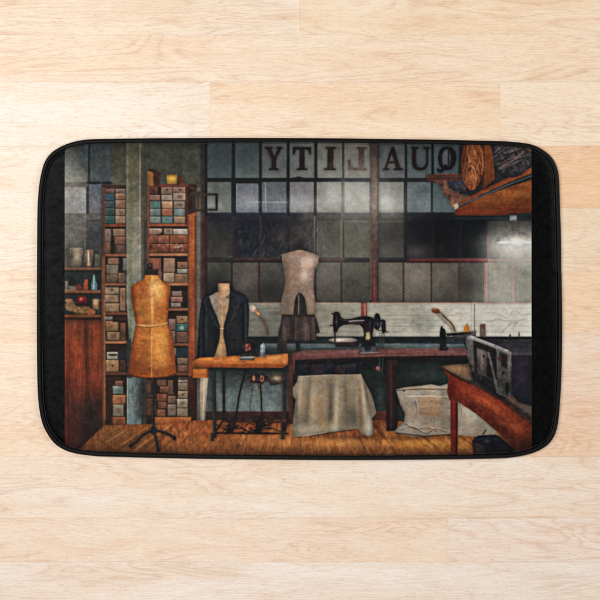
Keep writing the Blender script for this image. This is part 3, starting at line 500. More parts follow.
for k_ in range(30):
    cx_, cy_ = tr.gauss(257, 8), tr.gauss(376, 5)
    Ln([(cx_ - tr.uniform(2, 6), cy_ + tr.uniform(-3, 3)), (cx_, cy_ + tr.uniform(-2, 2)), (cx_ + tr.uniform(2, 6), cy_ + tr.uniform(-3, 3))], tr.uniform(.6, 1.5), tr.choice(((26, 24, 24), (34, 30, 30), (96, 66, 58))), a=tr.uniform(.4, .85), sm=1)
Ln([(246, 372), (252, 390), (250, 408), (256, 420)], .8, (40, 38, 38), a=.7, sm=1); Ln([(216, 424), (226, 430), (240, 428), (254, 433), (268, 428), (282, 432)], 1, (34, 26, 26), a=.8, sm=1)
for cx, cy, r, c in ((245.6, 373, 2.6, (44, 38, 36)), (253.6, 378.4, 4.6, (50, 38, 36)), (262, 378.6, 5, (56, 42, 40))): E(cx, cy, r * .72, r, c, L=MT, amt=16)
E(253.8, 378, 1.6, 3, (156, 98, 78)); E(262, 378.6, 2, 3.4, (164, 98, 86)); E(262, 378.6, .8, 1.6, (60, 36, 34)); P([(269, 371.6), (281.6, 373), (282, 384), (270, 385.6), (267.6, 379)], (84, 74, 62), (58, 52, 46), L=MT); Gl(277, 378.4, 5, 2.4, (196, 170, 132), .75, MT)
scratches(240, 368, 270, 388, 40, (28, 28, 28), .9, 6, .9, .6, seed=41, jit=1.2); scratches(244, 370, 270, 386, 18, (150, 122, 104), .9, 3, .7, .6, seed=42, jit=1.2)
P([(192.6, 361), (200, 357.6), (240, 355.6), (288, 353.6), (288, 364.6), (282, 368), (240, 367.8), (192.6, 367)], (206, 124, 60), (160, 88, 42), L=TB, tex='h', amt=15)
P([(192.6, 363.6), (288, 363.8), (286, 368), (192.6, 367.4)], (138, 74, 36), a=.65, soft=1.6, clip=TB, tex='h'); Gl(274, 358, 9, 3.4, (238, 156, 84), .7, TB); Gl(212, 360, 9, 2, (226, 146, 78), .5, TB)
scratches(194, 356, 288, 367, 70, (112, 58, 28), 0, 8, .7, .5, clip=TB, seed=43, jit=.15); scratches(260, 355, 287, 364, 20, (246, 180, 110), -.5, 6, .8, .5, clip=TB, seed=44, jit=.4)
R(192.8, 367.4, 208.6, 377.8, (186, 110, 46), (164, 92, 40), L=TB, tex='h', amt=12); Ln([(193, 368.2), (208.6, 368.2)], 1.2, (96, 52, 26), a=.8); R(207, 367.4, 209, 377.4, (96, 54, 28), a=.7); R(208.6, 367.8, 284, 370.4, (48, 38, 34), a=.75)

# small machine and lamp on the left table
SM = 'printed_small_sewing_machine'
P([(239.6, 360.4), (240, 355.6), (254, 355), (255, 360.4)], (112, 106, 98), (82, 78, 72), L=SM, amt=12); P([(241, 356), (240, 345), (243, 340.4), (250, 338.6), (256, 340.6), (257, 348), (255.6, 356)], (38, 37, 40), (30, 30, 33), L=SM, amt=14); Ln([(241.4, 346), (243.6, 342), (249.6, 340), (255, 342)], 1, (104, 98, 96), a=.3, sm=1); Ln([(241.4, 354.4), (254, 354)], .8, (96, 90, 84), a=.6); P([(256, 341), (262, 340.4), (262.4, 356), (255.6, 357)], (44, 46, 48), L=SM)
E(247.8, 347, 3, 3.8, (118, 60, 56), soft=1.8, amt=26); Gl(246.6, 345.4, 1, .9, (216, 166, 156), .7); Gl(249.8, 349, .9, 1, (204, 128, 118), .6); Gl(246, 350.4, .9, .9, (190, 150, 140), .5); Ln([(240, 357.6), (254, 357.2)], .9, (168, 160, 148)); P([(259.6, 357), (260.4, 345), (263.6, 342.6), (265.4, 346), (264.8, 357)], (126, 136, 136), L=SM, amt=16); Ln([(262.4, 345), (262.2, 354)], 1, (202, 210, 208), a=.7)
scratches(240, 340, 266, 356, 18, (120, 120, 118), 1, 3, .7, .5, seed=45, jit=1); P([(258, 352), (283, 353), (283, 355), (258, 357)], (60, 52, 48), a=.4)
DL = 'printed_desk_lamp'
E(252.8, 308.4, 3.2, 3.8, (202, 178, 160), (170, 140, 122), rot=-.6, L=DL, amt=8); P([(255, 309), (258, 310.6), (261, 315.4), (259, 316.6), (255.6, 313.4)], (172, 114, 78), L=DL); Ln([(259.6, 315.4), (264, 321.6), (266.6, 327.6), (268, 335.6)], 1.5, (116, 82, 60), sm=1, L=DL); Ln([(260, 315.4), (264.2, 321.2), (267, 327)], .5, (200, 156, 120), a=.6); E(258.6, 313.6, 1.2, 1.2, (224, 166, 120), a=.8)

# ---- bare torso form and skirt
TF = 'printed_torso_form'
Gl(300, 246, 6, 5, (44, 40, 38), .7); P([(294.6, 251.6), (296.6, 248.6), (303.4, 248.6), (305.4, 251.4)], (66, 56, 46), L=TF)
P([(281.4, 254.4), (288, 252.4), (295.6, 250.6), (300, 250.2), (305, 250.8), (312, 253), (319.2, 256), (318.2, 262.4), (315.4, 269), (313.8, 277), (313.4, 285), (314, 293), (315.4, 301), (316.2, 309), (316, 314.6), (307.2, 315.2), (306.4, 306), (304.4, 297.4), (301.4, 293.4), (298.6, 293), (296, 297), (294.2, 305), (293.4, 315), (281, 315.4), (280, 308), (282, 297.4), (284.6, 288), (285.2, 280), (284, 270), (282.4, 262)], (158, 132, 116), (126, 108, 92), L=TF, amt=12)
for cx, cy, rx, ry, c, a in ((305, 262, 7, 7, (206, 176, 160), .75), (304, 275, 4, 7, (208, 182, 166), .7), (311, 262, 4, 5, (206, 178, 158), .6), (286, 275, 4, 30, (102, 86, 74), .65), (293, 266, 6, 8, (148, 122, 106), .5), (287, 306, 4, 12, (112, 98, 84), .6), (311, 304, 3, 10, (158, 134, 114), .6), (300, 288, 9, 4, (128, 104, 90), .5), (314.6, 270, 1.6, 12, (108, 90, 80), .5), (300, 254, 10, 2.4, (132, 104, 92), .5)): Gl(cx, cy, rx, ry, c, a, TF)
scratches(283, 254, 316, 312, 90, (104, 86, 74), 1.2, 3, .7, .35, clip=TF, seed=46, jit=1.5); scratches(286, 254, 316, 312, 60, (222, 198, 182), 1.2, 2.5, .7, .35, clip=TF, seed=47, jit=1.5)
P([(293.4, 315), (294.2, 305), (296, 297), (298.6, 293), (301.4, 293.4), (304.4, 297.4), (306.4, 306), (307.2, 315)], (52, 48, 44), L=BG, amt=6); Ln([(298.8, 295), (298.6, 314)], .9, (150, 136, 122), a=.8); Ln([(297, 250.4), (304, 250.6)], .9, (168, 148, 118), a=.6)
SKT = 'printed_skirt'
P([(282.4, 314.4), (300, 315.2), (314.4, 314.4), (317, 321), (320, 332.4), (316.4, 334), (317, 340), (308, 341.4), (300, 341), (291, 338.8), (286.6, 340), (286.8, 350.6), (277, 351), (277.2, 341.4), (279.6, 328)], (66, 56, 54), (62, 52, 50), L=SKT, tex='v', amt=12)
for cx, cy, rx, ry, c, a in ((306, 328, 7, 10, (104, 84, 78), .7), (284, 332, 1.4, 10, (104, 82, 80), .7), (293, 330, 1.8, 12, (44, 38, 38), .7), (289, 327, 1.4, 10, (88, 72, 68), .5), (317, 328, 2, 8, (38, 36, 38), .7), (281, 346, 4, 5, (48, 44, 46), .7), (280, 332, 1.4, 8, (42, 38, 40), .6)): Gl(cx, cy, rx, ry, c, a, SKT)
for k_, xx in enumerate((287, 291, 296, 301, 305, 309, 313)): Ln([(xx, 317), (xx + (xx - 299) * .16, 340)], 1.1, (40, 33, 32) if k_ % 2 else (118, 98, 92), a=.45, clip=SKT, soft=1.5)
R(277, 314, 316, 316.4, (40, 34, 32), a=.5, clip=SKT, soft=1.5); R(295.8, 341, 300.4, 351, (40, 42, 46), L=SKT); R(302, 341, 345, 343.6, (42, 48, 50), a=.4); Ln([(291, 349), (345, 349)], 1, (58, 62, 62), a=.6)

# ---- big sewing machine
MA = 'printed_sewing_machine'
E(343, 340.2, 14.4, 2.7, (176, 164, 152), (104, 92, 88), L=MA, amt=9); Gl(340, 340, 5, 1.3, (226, 214, 200), .8); P([(334, 342.4), (360, 342), (358, 347.4), (336, 347)], (54, 42, 44), L=MA)
P([(361.2, 302.6), (362, 302), (366, 302), (367, 302.8), (367.2, 317), (361, 317)], (150, 92, 78), (118, 66, 58), L='printed_spool'); Ln([(364.8, 303), (365, 315)], 1.6, (194, 132, 114), a=.7); R(361.4, 302, 367, 303.4, (90, 58, 50), a=.7)
P([(333.4, 313.4), (335, 311.8), (338.6, 312), (339.4, 314), (341, 317.4), (345, 319.2), (351, 318.8), (357, 317.2), (362, 316.4), (369, 316.4), (372.4, 317.6), (374.2, 320.4), (373.8, 328), (372.4, 335), (372.6, 341), (376, 345.4), (378.4, 353.6), (359, 354.4), (360.6, 348), (362.6, 341), (364, 334), (363, 328), (360, 324.8), (352, 324.2), (344, 324.8), (340, 326.6), (338.2, 329), (337, 332), (333.6, 332), (332.8, 322)], (30, 28, 32), (36, 33, 37), L=MA, amt=8)
P([(348, 321), (362, 319.6), (364, 322), (362, 324), (348, 324)], (92, 62, 60), a=.6, soft=1.6, clip=MA); Ln([(349, 321.4), (356, 320.6), (364, 320.4)], 1, (182, 172, 170), a=.8); P([(364, 324), (371, 322), (371.6, 332), (370, 342), (363, 343), (365.4, 333)], (66, 42, 48), a=.6, soft=2, clip=MA); Gl(370, 323.6, 1, 4, (66, 62, 96), .6, MA)
P([(366, 333), (369.4, 331.6), (370.4, 338), (368.6, 340), (365.6, 339.4)], (158, 142, 98), L=MA, soft=1.6); P([(360, 347), (376, 346), (378, 352.4), (360, 353)], (92, 92, 98), a=.8, soft=1.4, clip=MA); E(368, 348, 4, 3, (36, 36, 40), a=.8); Ln([(360, 353.2), (378, 352.6)], 1, (186, 152, 148), a=.8)
Ln([(334.8, 331), (335, 343)], 1.4, (62, 46, 44), L=MA); Ln([(330.6, 325.2), (334, 325)], 1, (30, 30, 32), L=MA); Ln([(332, 313.6), (340, 314.4)], 1.2, (52, 50, 50)); Ln([(336.6, 316), (337, 328)], .8, (92, 92, 98), a=.7); Ln([(340, 319), (347, 321), (352, 320.4)], .7, (110, 106, 108), a=.7); E(336, 322, 1, 1.6, (76, 76, 84), a=.7)
E(377, 321.6, 3.7, 8.4, (24, 25, 29), L=MA); E(377.6, 323, 1.6, 4, (62, 66, 92), a=.8); Ln([(375, 315), (374.6, 326)], .6, (96, 98, 104), a=.7); Ln([(373, 321), (381, 321)], 2, (30, 30, 32), L=MA); P([(382, 319), (385.4, 320.6), (386, 332), (382.6, 333.6), (381, 326)], (44, 40, 42), L=MA)
Ln([(378, 330), (388, 332)], 1, (40, 38, 40), a=.8); 
for x in (379.6, 381.6, 384): Ln([(x, 333), (x - .4, 350)], .9, (74, 76, 78), a=.7)
E(381, 345, 3, 4, (60, 60, 62), a=.5)

# ---- right-hand bench machine and lamp
P([(452, 334.4), (470, 331.4), (476, 330.6), (476, 337), (462, 338), (454, 338.4)], (112, 104, 98), (70, 66, 66), L=BG, amt=14)
SM2 = 'printed_small_sewing_machine#2'
P([(440, 348), (439.6, 334), (440.4, 328), (441.6, 325.6), (442.8, 328), (445, 329.4), (446, 334), (446, 347)], (26, 30, 34), L=SM2); P([(446, 333.4), (470, 331.6), (471, 333.6), (447, 336.2)], (40, 36, 36), L=SM2); Ln([(447, 333), (469, 331.4)], .8, (170, 138, 112), a=.7); R(446, 337, 472, 344, (48, 56, 62), a=.7); P([(439, 348), (448, 347.4), (447, 350.4), (440, 350.4)], (40, 38, 40), L=SM2)
scratches(440, 328, 470, 348, 26, (150, 150, 148), 1.4, 4, .8, .4, seed=48, jit=.6)
DL2 = 'printed_desk_lamp#2'
E(435.6, 310.8, 4.4, 2.6, (128, 86, 56), (98, 64, 44), rot=.3, L=DL2); Ln([(432, 309.4), (438, 308.6), (440, 311)], 1, (186, 138, 100), a=.7); Ln([(439.6, 312.4), (446, 318.4), (452, 324.4), (455, 331)], 1.5, (120, 96, 70), sm=1, L=DL2); Ln([(438, 314), (444, 320.6), (450, 326), (453, 331.4)], 1, (176, 152, 120), a=.8, sm=1, L=DL2); E(440.4, 314.6, 1.2, 1.4, (196, 152, 108), a=.8)
P([(463.6, 332), (464, 326.6), (465.4, 326), (465.6, 323.8), (468, 323.8), (468.2, 326), (469.4, 326.8), (469.6, 332)], (212, 144, 66), (190, 118, 54), L='printed_spool#2'); P([(479.6, 336.6), (480, 324.4), (485, 323.8), (486, 337)], (132, 108, 84), (110, 104, 96), L='printed_spool#3', amt=14); R(480, 324, 485.4, 329, (118, 84, 62), a=.7)
# far bench behind
P([(462, 339), (532, 337.4), (532, 356), (470, 360)], (50, 50, 54), (62, 62, 68), L=BG, tex='h', amt=14); Ln([(500, 338.6), (532, 338)], 1.6, (26, 30, 34), a=.9); scratches(490, 338, 531, 351, 40, (96, 94, 100), .05, 8, .8, .4, seed=49, jit=.15); E(510, 336, .9, 2, (70, 64, 60)); E(519, 334.6, .8, 3, (96, 86, 78))
# right table
RT = 'printed_red_table'
P([(440.4, 366.4), (446, 365), (468, 363.6), (490, 378), (512, 392), (532, 398), (532, 432), (510, 410), (475, 386)], (112, 86, 66), (74, 66, 60), L=RT, amt=14); Gl(458, 369, 10, 4, (150, 118, 88), .7, RT); Gl(524, 412, 8, 6, (104, 104, 100), .75, RT); P([(452, 377), (473, 386), (500, 400), (532, 424), (532, 416), (502, 396), (474, 381)], (38, 32, 32), a=.75, soft=3, clip=RT)
P([(450.4, 376), (457.6, 378), (457.4, 456), (450.6, 456)], (138, 46, 36), (112, 42, 28), L=RT, tex='v', amt=14); R(455.4, 402, 457.8, 456, (62, 22, 24), a=.7)
P([(440.4, 366.6), (452, 374.6), (474, 385), (500, 399), (520, 414), (532, 424.6), (532, 455), (514, 448), (500, 434), (476, 413.6), (458, 401.6), (449.4, 400), (447, 392), (448.4, 378)], (118, 46, 30), (104, 44, 29), L=RT, amt=19)
for cx, cy, rx, ry, c, a, rot in ((490, 404, 22, 5, (196, 92, 46), .75, .62), (515, 426, 14, 7, (178, 84, 44), .65, .7), (452, 388, 4, 10, (92, 26, 26), .75, 0), (468, 390, 10, 4, (150, 62, 36), .6, .5), (500, 428, 18, 3, (78, 30, 22), .7, .68), (528, 444, 6, 10, (84, 38, 26), .75, 0)): Gl(cx, cy, rx, ry, c, a, RT, rot)
scratches(450, 378, 530, 446, 170, (84, 32, 20), .65, 8, .8, .45, clip=RT, seed=50, jit=.25); scratches(462, 384, 530, 440, 110, (224, 122, 66), .65, 5, .8, .4, clip=RT, seed=51, jit=.3)
Ln([(441, 367), (452, 375), (474, 385.6), (500, 399.6), (532, 425)], 1.2, (66, 34, 28), a=.7)
# dark box and metal machine on the table
DB = 'printed_dark_box'
P([(508, 352), (532, 352.6), (532, 406), (518, 402), (510, 392)], (46, 42, 54), (34, 36, 46), L=DB, amt=9); Gl(522, 374, 7, 12, (62, 50, 74), .6, DB); R(510, 352, 532, 355, (88, 86, 92), a=.75, soft=1.6); R(528, 356, 532, 400, (30, 34, 40), a=.5)
MM = 'printed_metal_machine'
P([(466.4, 337), (470, 335.4), (512, 353), (512, 396), (502, 399), (484, 386), (472, 374), (469, 362)], (78, 70, 68), (52, 46, 46), L=MM, amt=16)
P([(495, 346), (509, 353), (508, 376), (500, 372)], (66, 56, 58), a=.8, soft=2, clip=MM); P([(486, 356), (496, 350), (498, 376), (490, 372)], (44, 38, 40), a=.7, soft=2, clip=MM); P([(470, 372), (484, 376), (504, 390), (502, 400), (486, 388), (472, 380)], (30, 28, 30), a=.85, soft=3)
for p, w, c in (([(467.4, 338), (468.6, 352), (472, 368)], 4, (90, 86, 86)), ([(470, 337), (480, 341), (510, 353)], 3.2, (126, 122, 122)), ([(509.6, 353), (509.8, 368), (508, 384), (510, 397)], 2.8, (98, 94, 92)), ([(476.6, 348), (486, 352.4)], 2.6, (132, 129, 126)), ([(485.6, 352), (487.6, 362), (486, 374)], 3, (104, 99, 96)), ([(489, 360), (494, 376), (497.4, 392)], 2.6, (92, 90, 86)), ([(478, 349), (479.4, 374)], 4.4, (78, 71, 68)), ([(501.6, 366), (500.6, 392)], 6, (66, 70, 67)), ([(471, 366), (476, 374), (486, 378)], 4, (40, 36, 38)), ([(494, 352), (495, 372)], 4, (46, 40, 43))): Ln(p, w, c, L=MM, amt=14, sm=1 if len(p) > 2 else 0, soft=1.4, a=.85)
Ln([(471, 336), (490, 343.6), (508, 351)], 1, (206, 200, 200), a=.75, soft=1.4); Gl(474, 337.6, 3, 1.2, (220, 214, 214), .6, None, .4); Gl(488, 362, 1, 5, (176, 170, 166), .6); Gl(478, 360, 1.4, 8, (118, 110, 106), .6); Gl(504, 362, 3, 5, (92, 84, 82), .6); Ln([(477, 347.2), (486, 351.2)], .9, (200, 196, 194), a=.7, soft=1.3); Ln([(510.4, 354), (510.4, 366)], .8, (160, 156, 152), a=.5); Ln([(488.4, 354), (489, 364)], .8, (196, 190, 184), a=.6); Ln([(466.4, 340), (468.4, 352)], .8, (140, 138, 136), a=.5)
P([(467.4, 337.4), (473, 339.4), (475.4, 372), (471.4, 369)], (112, 106, 104), (66, 62, 60), L=MM, amt=18, soft=1.4)
P([(473, 340), (496, 347.6), (498, 380), (475, 372)], (48, 43, 43), (30, 27, 28), amt=10, soft=1.5)
P([(476.6, 347.6), (487, 351.8), (486.6, 377), (478, 374)], (112, 104, 100), (64, 57, 54), amt=20, soft=1.4); Gl(482, 360, 1.4, 9, (142, 134, 128), .55); Gl(479, 366, 1, 7, (54, 48, 46), .6)
P([(495.6, 346.6), (510, 353), (510.4, 392), (503.6, 397), (498.4, 378)], (98, 92, 90), (52, 54, 52), amt=18, soft=1.4)
P([(499, 352), (507, 355.6), (507, 369), (501.4, 366)], (50, 43, 45), (36, 32, 34), amt=10, soft=1.6); Gl(509, 366, 1, 10, (150, 146, 142), .55); Gl(497.4, 366, 1, 12, (128, 124, 120), .5)
Ln([(488.4, 353), (492.6, 370), (497.6, 392)], 2, (116, 112, 108), (80, 78, 76), sm=1, soft=1.4); Ln([(468, 337.2), (480, 341), (510, 352.8)], 2.6, (140, 136, 135), soft=1.2); Ln([(470, 336.4), (490, 343.4), (508, 350.8)], 1, (206, 201, 200), a=.7, soft=1.3)
E(483.6, 356, 1.2, 1.2, (44, 40, 40)); E(503, 373, 1.4, 1.6, (34, 34, 36)); E(507, 388, 2, 6, (30, 28, 32)); E(499.6, 358.4, 2, 2, (84, 52, 48)); Ln([(501, 394), (510, 398)], 1.6, (110, 88, 78), a=.7); scratches(470, 340, 512, 394, 60, (32, 28, 30), 1.3, 6, .9, .5, clip=MM, seed=52, jit=.6); scratches(470, 340, 512, 394, 40, (180, 176, 172), 1.3, 5, .7, .4, clip=MM, seed=53, jit=.6)
# blue crate
P([(472, 441), (478, 435.6), (496, 434.6), (505, 441), (518, 452), (520, 458), (474, 458)], (24, 27, 40), (20, 22, 32), L='printed_blue_box', amt=9); P([(472, 441), (484, 446), (486, 458), (474, 458)], (76, 56, 44), (52, 40, 36), a=.85); Ln([(474, 440), (490, 437.6), (503, 441)], 1, (58, 64, 84), a=.6); scratches(480, 438, 510, 455, 20, (88, 96, 118), .7, 5, .8, .4, seed=54, jit=.8); Ln([(483, 434), (486, 430)], 1.4, (52, 44, 40), a=.8); Gl(487, 441, 3, 2, (110, 104, 116), .5)

# ---- shelf at the top right with rolls
OS = 'printed_wall_shelf'
P([(460, 140), (532, 140), (532, 172), (470, 196), (458, 178)], (40, 40, 46), (50, 44, 44), L=BG, amt=8)
R(447, 177, 466, 191.4, (62, 64, 78), (48, 50, 60), L=OS); P([(425.6, 174.6), (462, 173.6), (466, 180.4), (448, 181.6), (440, 183.6), (426.4, 181)], (94, 60, 56), (72, 46, 44), L=OS, tex='h', amt=14); Ln([(436, 174), (462, 174.6)], .9, (150, 84, 70), a=.7)
P([(433, 180), (446, 180), (449, 188), (455, 192), (462, 194), (472, 196), (458, 206), (455.6, 209.6), (451, 206), (448.6, 199), (443, 194), (442, 187)], (104, 74, 64), (128, 94, 74), L=OS, amt=22); Gl(450, 196, 3, 3, (64, 46, 46), .6, OS); Gl(453, 203, 3, 4, (168, 124, 92), .6, OS); Gl(459, 193, 5, 3, (104, 62, 64), .6, OS)
scratches(434, 181, 470, 206, 40, (176, 130, 96), 1, 4, .9, .5, clip=OS, seed=55, jit=1); scratches(434, 181, 470, 206, 40, (40, 30, 34), 1, 4, 1, .6, clip=OS, seed=56, jit=1)
P([(455, 208.6), (482, 196), (508, 187), (532, 179.6), (532, 212.4), (500, 215.6), (455, 215.4)], (142, 84, 40), (104, 52, 32), L=OS, tex='h', amt=18); Gl(505, 198, 24, 5, (164, 98, 44), .6, OS, -.2); R(455, 206, 532, 211, (104, 44, 26), a=.45, soft=5, clip=OS); Gl(480, 212, 22, 3, (150, 74, 42), .55, OS); scratches(458, 186, 531, 214, 80, (96, 48, 24), -.05, 10, .8, .4, clip=OS, seed=57, jit=.1)
P([(457, 203.4), (484, 189), (510, 177), (532, 167.4), (532, 173.6), (508, 183), (482, 195), (457.6, 207.4)], (146, 78, 46), (112, 60, 36), L=OS, tex='h', amt=16)
P([(456, 207), (482, 194.6), (508, 182.8), (532, 173.2), (532, 179.6), (508, 187), (482, 197), (455, 209.4)], (42, 42, 44), L=OS, amt=8); Ln([(457, 206.4), (484, 195.6), (510, 184), (532, 175.6)], .9, (122, 118, 114), a=.75); P([(453.6, 205), (458, 203), (458.4, 208), (454.6, 210)], (172, 150, 124), L=OS)
RO = 'printed_orange_roll'; RG = 'printed_grey_roll'
P([(482, 139), (490, 139), (494, 160), (494.6, 180), (482, 190)], (132, 74, 36), (98, 54, 30), L=RO, tex='v', amt=16); R(482, 140, 484.6, 186, (58, 34, 28), a=.6)
E(472.4, 163, 11.4, 27.4, (132, 74, 42), (108, 58, 36), L=RO, rot=.04, amt=15, clip=None)
rr_ = random.Random(63)
for k in range(44):
    q = rr_.uniform(-.95, .95); bend = rr_.uniform(2, 6)
    y0_, y1_ = rr_.uniform(139, 168), rr_.uniform(160, 191)
    if y1_ < y0_ + 8: y1_ = y0_ + 8
    pts_ = []
    for t_ in np.linspace(0, 1, 5):
        yy_ = y0_ + (y1_ - y0_) * t_
        hw = 11 * math.sqrt(max(0., 1 - ((yy_ - 163) / 28) ** 2))
        pts_.append((472.4 + q * hw + bend * .3 * math.sin(t_ * 5 + k), yy_))
    Ln(pts_, rr_.uniform(.6, 1.3), (74, 36, 20) if k % 2 else (206, 130, 76), a=rr_.uniform(.3, .7), clip=RO, sm=1, soft=1.2)
for k in range(5):
    t = np.linspace(.3, 2 * math.pi - .3, 26); f = .22 + .13 * k
    Ln(np.stack([470.6 + 9 * f * np.cos(t), 175 + 15 * f * np.sin(t) - 4 * f], 1), .9, (84, 42, 24) if k % 2 else (214, 140, 84), a=.45, clip=RO, soft=1.2)
scratches(463, 146, 483, 188, 60, (226, 150, 92), 1.2, 6, .7, .4, clip=RO, seed=58, jit=.5); Gl(464, 158, 2.6, 20, (84, 44, 30), .6, RO); Gl(470, 178, 5, 5, (206, 126, 74), .5, RO)
E(512, 156, 19, 21.4, (72, 69, 72), (58, 56, 60), L=RG, amt=14)
P([(521, 139), (532, 139), (532, 152), (526, 150)], (120, 92, 84), L=BG, amt=14)
r = random.Random(60)
for k in range(46):
    a0 = r.uniform(0, 2 * math.pi); rr = r.uniform(.15, .95)
    cx, cy = 512 + 14 * rr * math.cos(a0), 156 + 16 * rr * math.sin(a0)
    th = r.choice((-.55, -.6, 1.2, 1.0, 1.4, -.4)) + r.gauss(0, .12); l = r.uniform(9, 18)
    p = [(cx - l * math.cos(th), cy - l * math.sin(th)), (cx + r.uniform(-1.4, 1.4), cy + r.uniform(-1.4, 1.4)), (cx + l * math.cos(th), cy + l * math.sin(th))]
    Ln(p, 1.8, (34, 32, 36), a=.7, sm=1, clip=RG, soft=1.3); Ln([(x, y - 1.2) for x, y in p], 1.1, (122, 114, 114), a=.6, sm=1, clip=RG, soft=1.3)
Ln([(500, 168), (512, 161), (524, 152)], 2.4, (122, 100, 96), a=.75, clip=RG); Gl(512, 176, 16, 4, (36, 34, 38), .6, RG)

# ---- enamel lamp, alight
R(455, 215.6, 532, 221, (26, 32, 36), a=.8, clip=WB); R(455, 217.6, 512, 218.6, (62, 66, 70), a=.5)
Gl(516, 252, 26, 22, (164, 160, 150), .85, WB); Gl(517, 244, 30, 11, (214, 210, 202), .7, WB); Gl(510, 232, 22, 14, (96, 94, 90), .4, WB); Gl(518, 270, 16, 26, (150, 146, 132), .4, WB)
Gl(517, 252, 20, 13, (226, 223, 214), .5, ['printed_window']); Gl(508, 304, 40, 22, (224, 219, 206), .42, ['printed_window', 'printed_boarding']); Gl(470, 318, 40, 12, (206, 200, 186), .35, ['printed_boarding'])
EL = 'printed_hanging_lamp'
R(509.6, 215.4, 516.6, 220.6, (142, 142, 136), L=EL, amt=14); P([(513, 220), (516.6, 220.6), (516.4, 224), (517.6, 227), (517, 232), (511.6, 232), (512, 226)], (98, 94, 88), L=EL, amt=14)
P([(496, 242.6), (498.6, 238), (503.6, 234.4), (511, 231.6), (518, 231.4), (526, 233.6), (531.8, 237), (531.8, 242.6)], (100, 97, 93), (150, 146, 138), L=EL, amt=9); Ln([(499, 237.4), (505, 234), (512, 232)], .8, (156, 152, 146), a=.7, sm=1)
E(515, 242.6, 19, 1.7, (250, 248, 238), L=EL, amt=0); E(517.4, 243, 7, 3.6, (255, 255, 250), L=EL, amt=0, soft=2.5); Gl(517, 243, 8, 4.4, (255, 255, 250), .95); Gl(517, 243.6, 17, 7, (246, 244, 238), .6); Gl(517, 246, 24, 12, (216, 212, 204), .4)
Gl(300, 366, 60, 6, (14, 15, 18), .35, [BG]); Gl(345, 437, 40, 3, (60, 34, 22), .35, 'printed_floor'); Gl(420, 438, 36, 2.4, (70, 40, 24), .4, 'printed_floor'); Gl(520, 450, 26, 14, (26, 20, 18), .4, ['printed_red_table', 'printed_blue_box', 'printed_floor'])
LAB[:, int((531.8 - X0) * S):] = 0
LAB[:, :int((64.3 - X0) * S)] = 0
IMG[LAB == 0] = (np.array([26, 27, 29]) + (F['m'] * 5 + F['c'] * 6)[..., None])[LAB == 0]

# grain, grime and ink mottling of the print, plus painted contact shade
def blur(img, r):
    for ax in (0, 1):
        c = np.cumsum(np.concatenate([np.repeat(img.take([0], ax), r + 1, ax), img, np.repeat(img.take([-1], ax), r, ax)], ax), ax, dtype=np.float64)
        n = img.shape[ax]
        img = ((c.take(range(2 * r + 1, 2 * r + 1 + n), ax) - c.take(range(0, n), ax)) / (2 * r + 1)).astype(np.float32)
    return img


ink = LAB > 0
edge = np.zeros((H, W, 1), np.float32)
edge[1:, :, 0] += LAB[1:] != LAB[:-1]; edge[:, 1:, 0] += LAB[:, 1:] != LAB[:, :-1]
edge[:, :int((66 - X0) * S)] = 0; edge[:, int((530 - X0) * S):] = 0
edge = np.clip(blur(blur(edge, 3), 2) * 3.2, 0, 1)  # soft contact shade round the figures, put into the ink colour
grit = (vnoise(3, 3, 31) - .5) * .9 + (vnoise(5.5, 5.5, 32) - .5) * .9 + (vnoise(12, 12, 33) - .5) * .7 + (vnoise(1.4, 1.4, 36) - .5) * .5
grit += ((vnoise(3, 9, 34) - .5) + (vnoise(9, 3, 35) - .5)) * .5
FLm = blur((LAB == lab('printed_floor')).astype(np.float32)[..., None], 1)
bright = IMG.mean(2, keepdims=True) / 255
A = IMG * (1 + GRIT * np.where(np.isin(LAB, [lab('printed_window'), lab('printed_boarding'), lab('printed_torso_form'), lab('printed_cloth'), lab('printed_sack')]), .6, 1.1)[..., None] * grit[..., None] * (1.15 - .5 * bright)) * (1 + .09 * F['c'][..., None]) * (1 - .17 * edge)
warm = ((vnoise(14, 14, 41) - .5) + (vnoise(6, 6, 42) - .5))[..., None]
warm = warm * np.where(np.isin(LAB, [lab('printed_window'), lab('printed_boarding')]), .25, 1)[..., None]
A = A * (1 + warm * np.array([.055, 0, -.06], np.float32))
A = A + .34 * (A - blur(blur(A, 9), 9)) + .35 * (A - blur(A, 1))          # the picture's own hard local contrast
A = np.clip(A, 2, 255)
g = A.mean(2, keepdims=True)
A = g + (A - g) * np.where(LAB == lab('printed_shelf_unit'), .74, .86)[..., None]
A = A * np.array([1.0, .995, .995], np.float32)
A = np.clip(A, 0, 255) / 255
A = A + .30 * A * (1 - A) * (A - .36) * 2.2
A = 255 * np.clip(A, 0, 1) ** 1.05
# vignette multiplied into the ink colours, darkening sides, top and bottom
u = (XX - 298) / 234; v = (YY - 299) / 158
A *= (1 - .10 * np.clip(np.abs(u), 0, 1.1) ** 4 - .16 * np.clip(v, 0, 1.1) ** 6 - .08 * np.clip(-v, 0, 1.1) ** 6)[..., None]
IMG[ink] = A[ink]
# a little softening, as ink spreads into the pile
k = np.array([.2, .6, .2])
T = IMG.copy()
T[:, 1:-1] = k[0] * IMG[:, :-2] + k[1] * IMG[:, 1:-1] + k[2] * IMG[:, 2:]
IMG[1:-1] = k[0] * T[:-2] + k[1] * T[1:-1] + k[2] * T[2:]
IMG = np.clip(IMG, 3, 255) / 255.0
LIN = np.where(IMG <= .04045, IMG / 12.92, ((IMG + .055) / 1.055) ** 2.4).astype(np.float32)
PRINT_GAIN = 0.80
LIN *= PRINT_GAIN

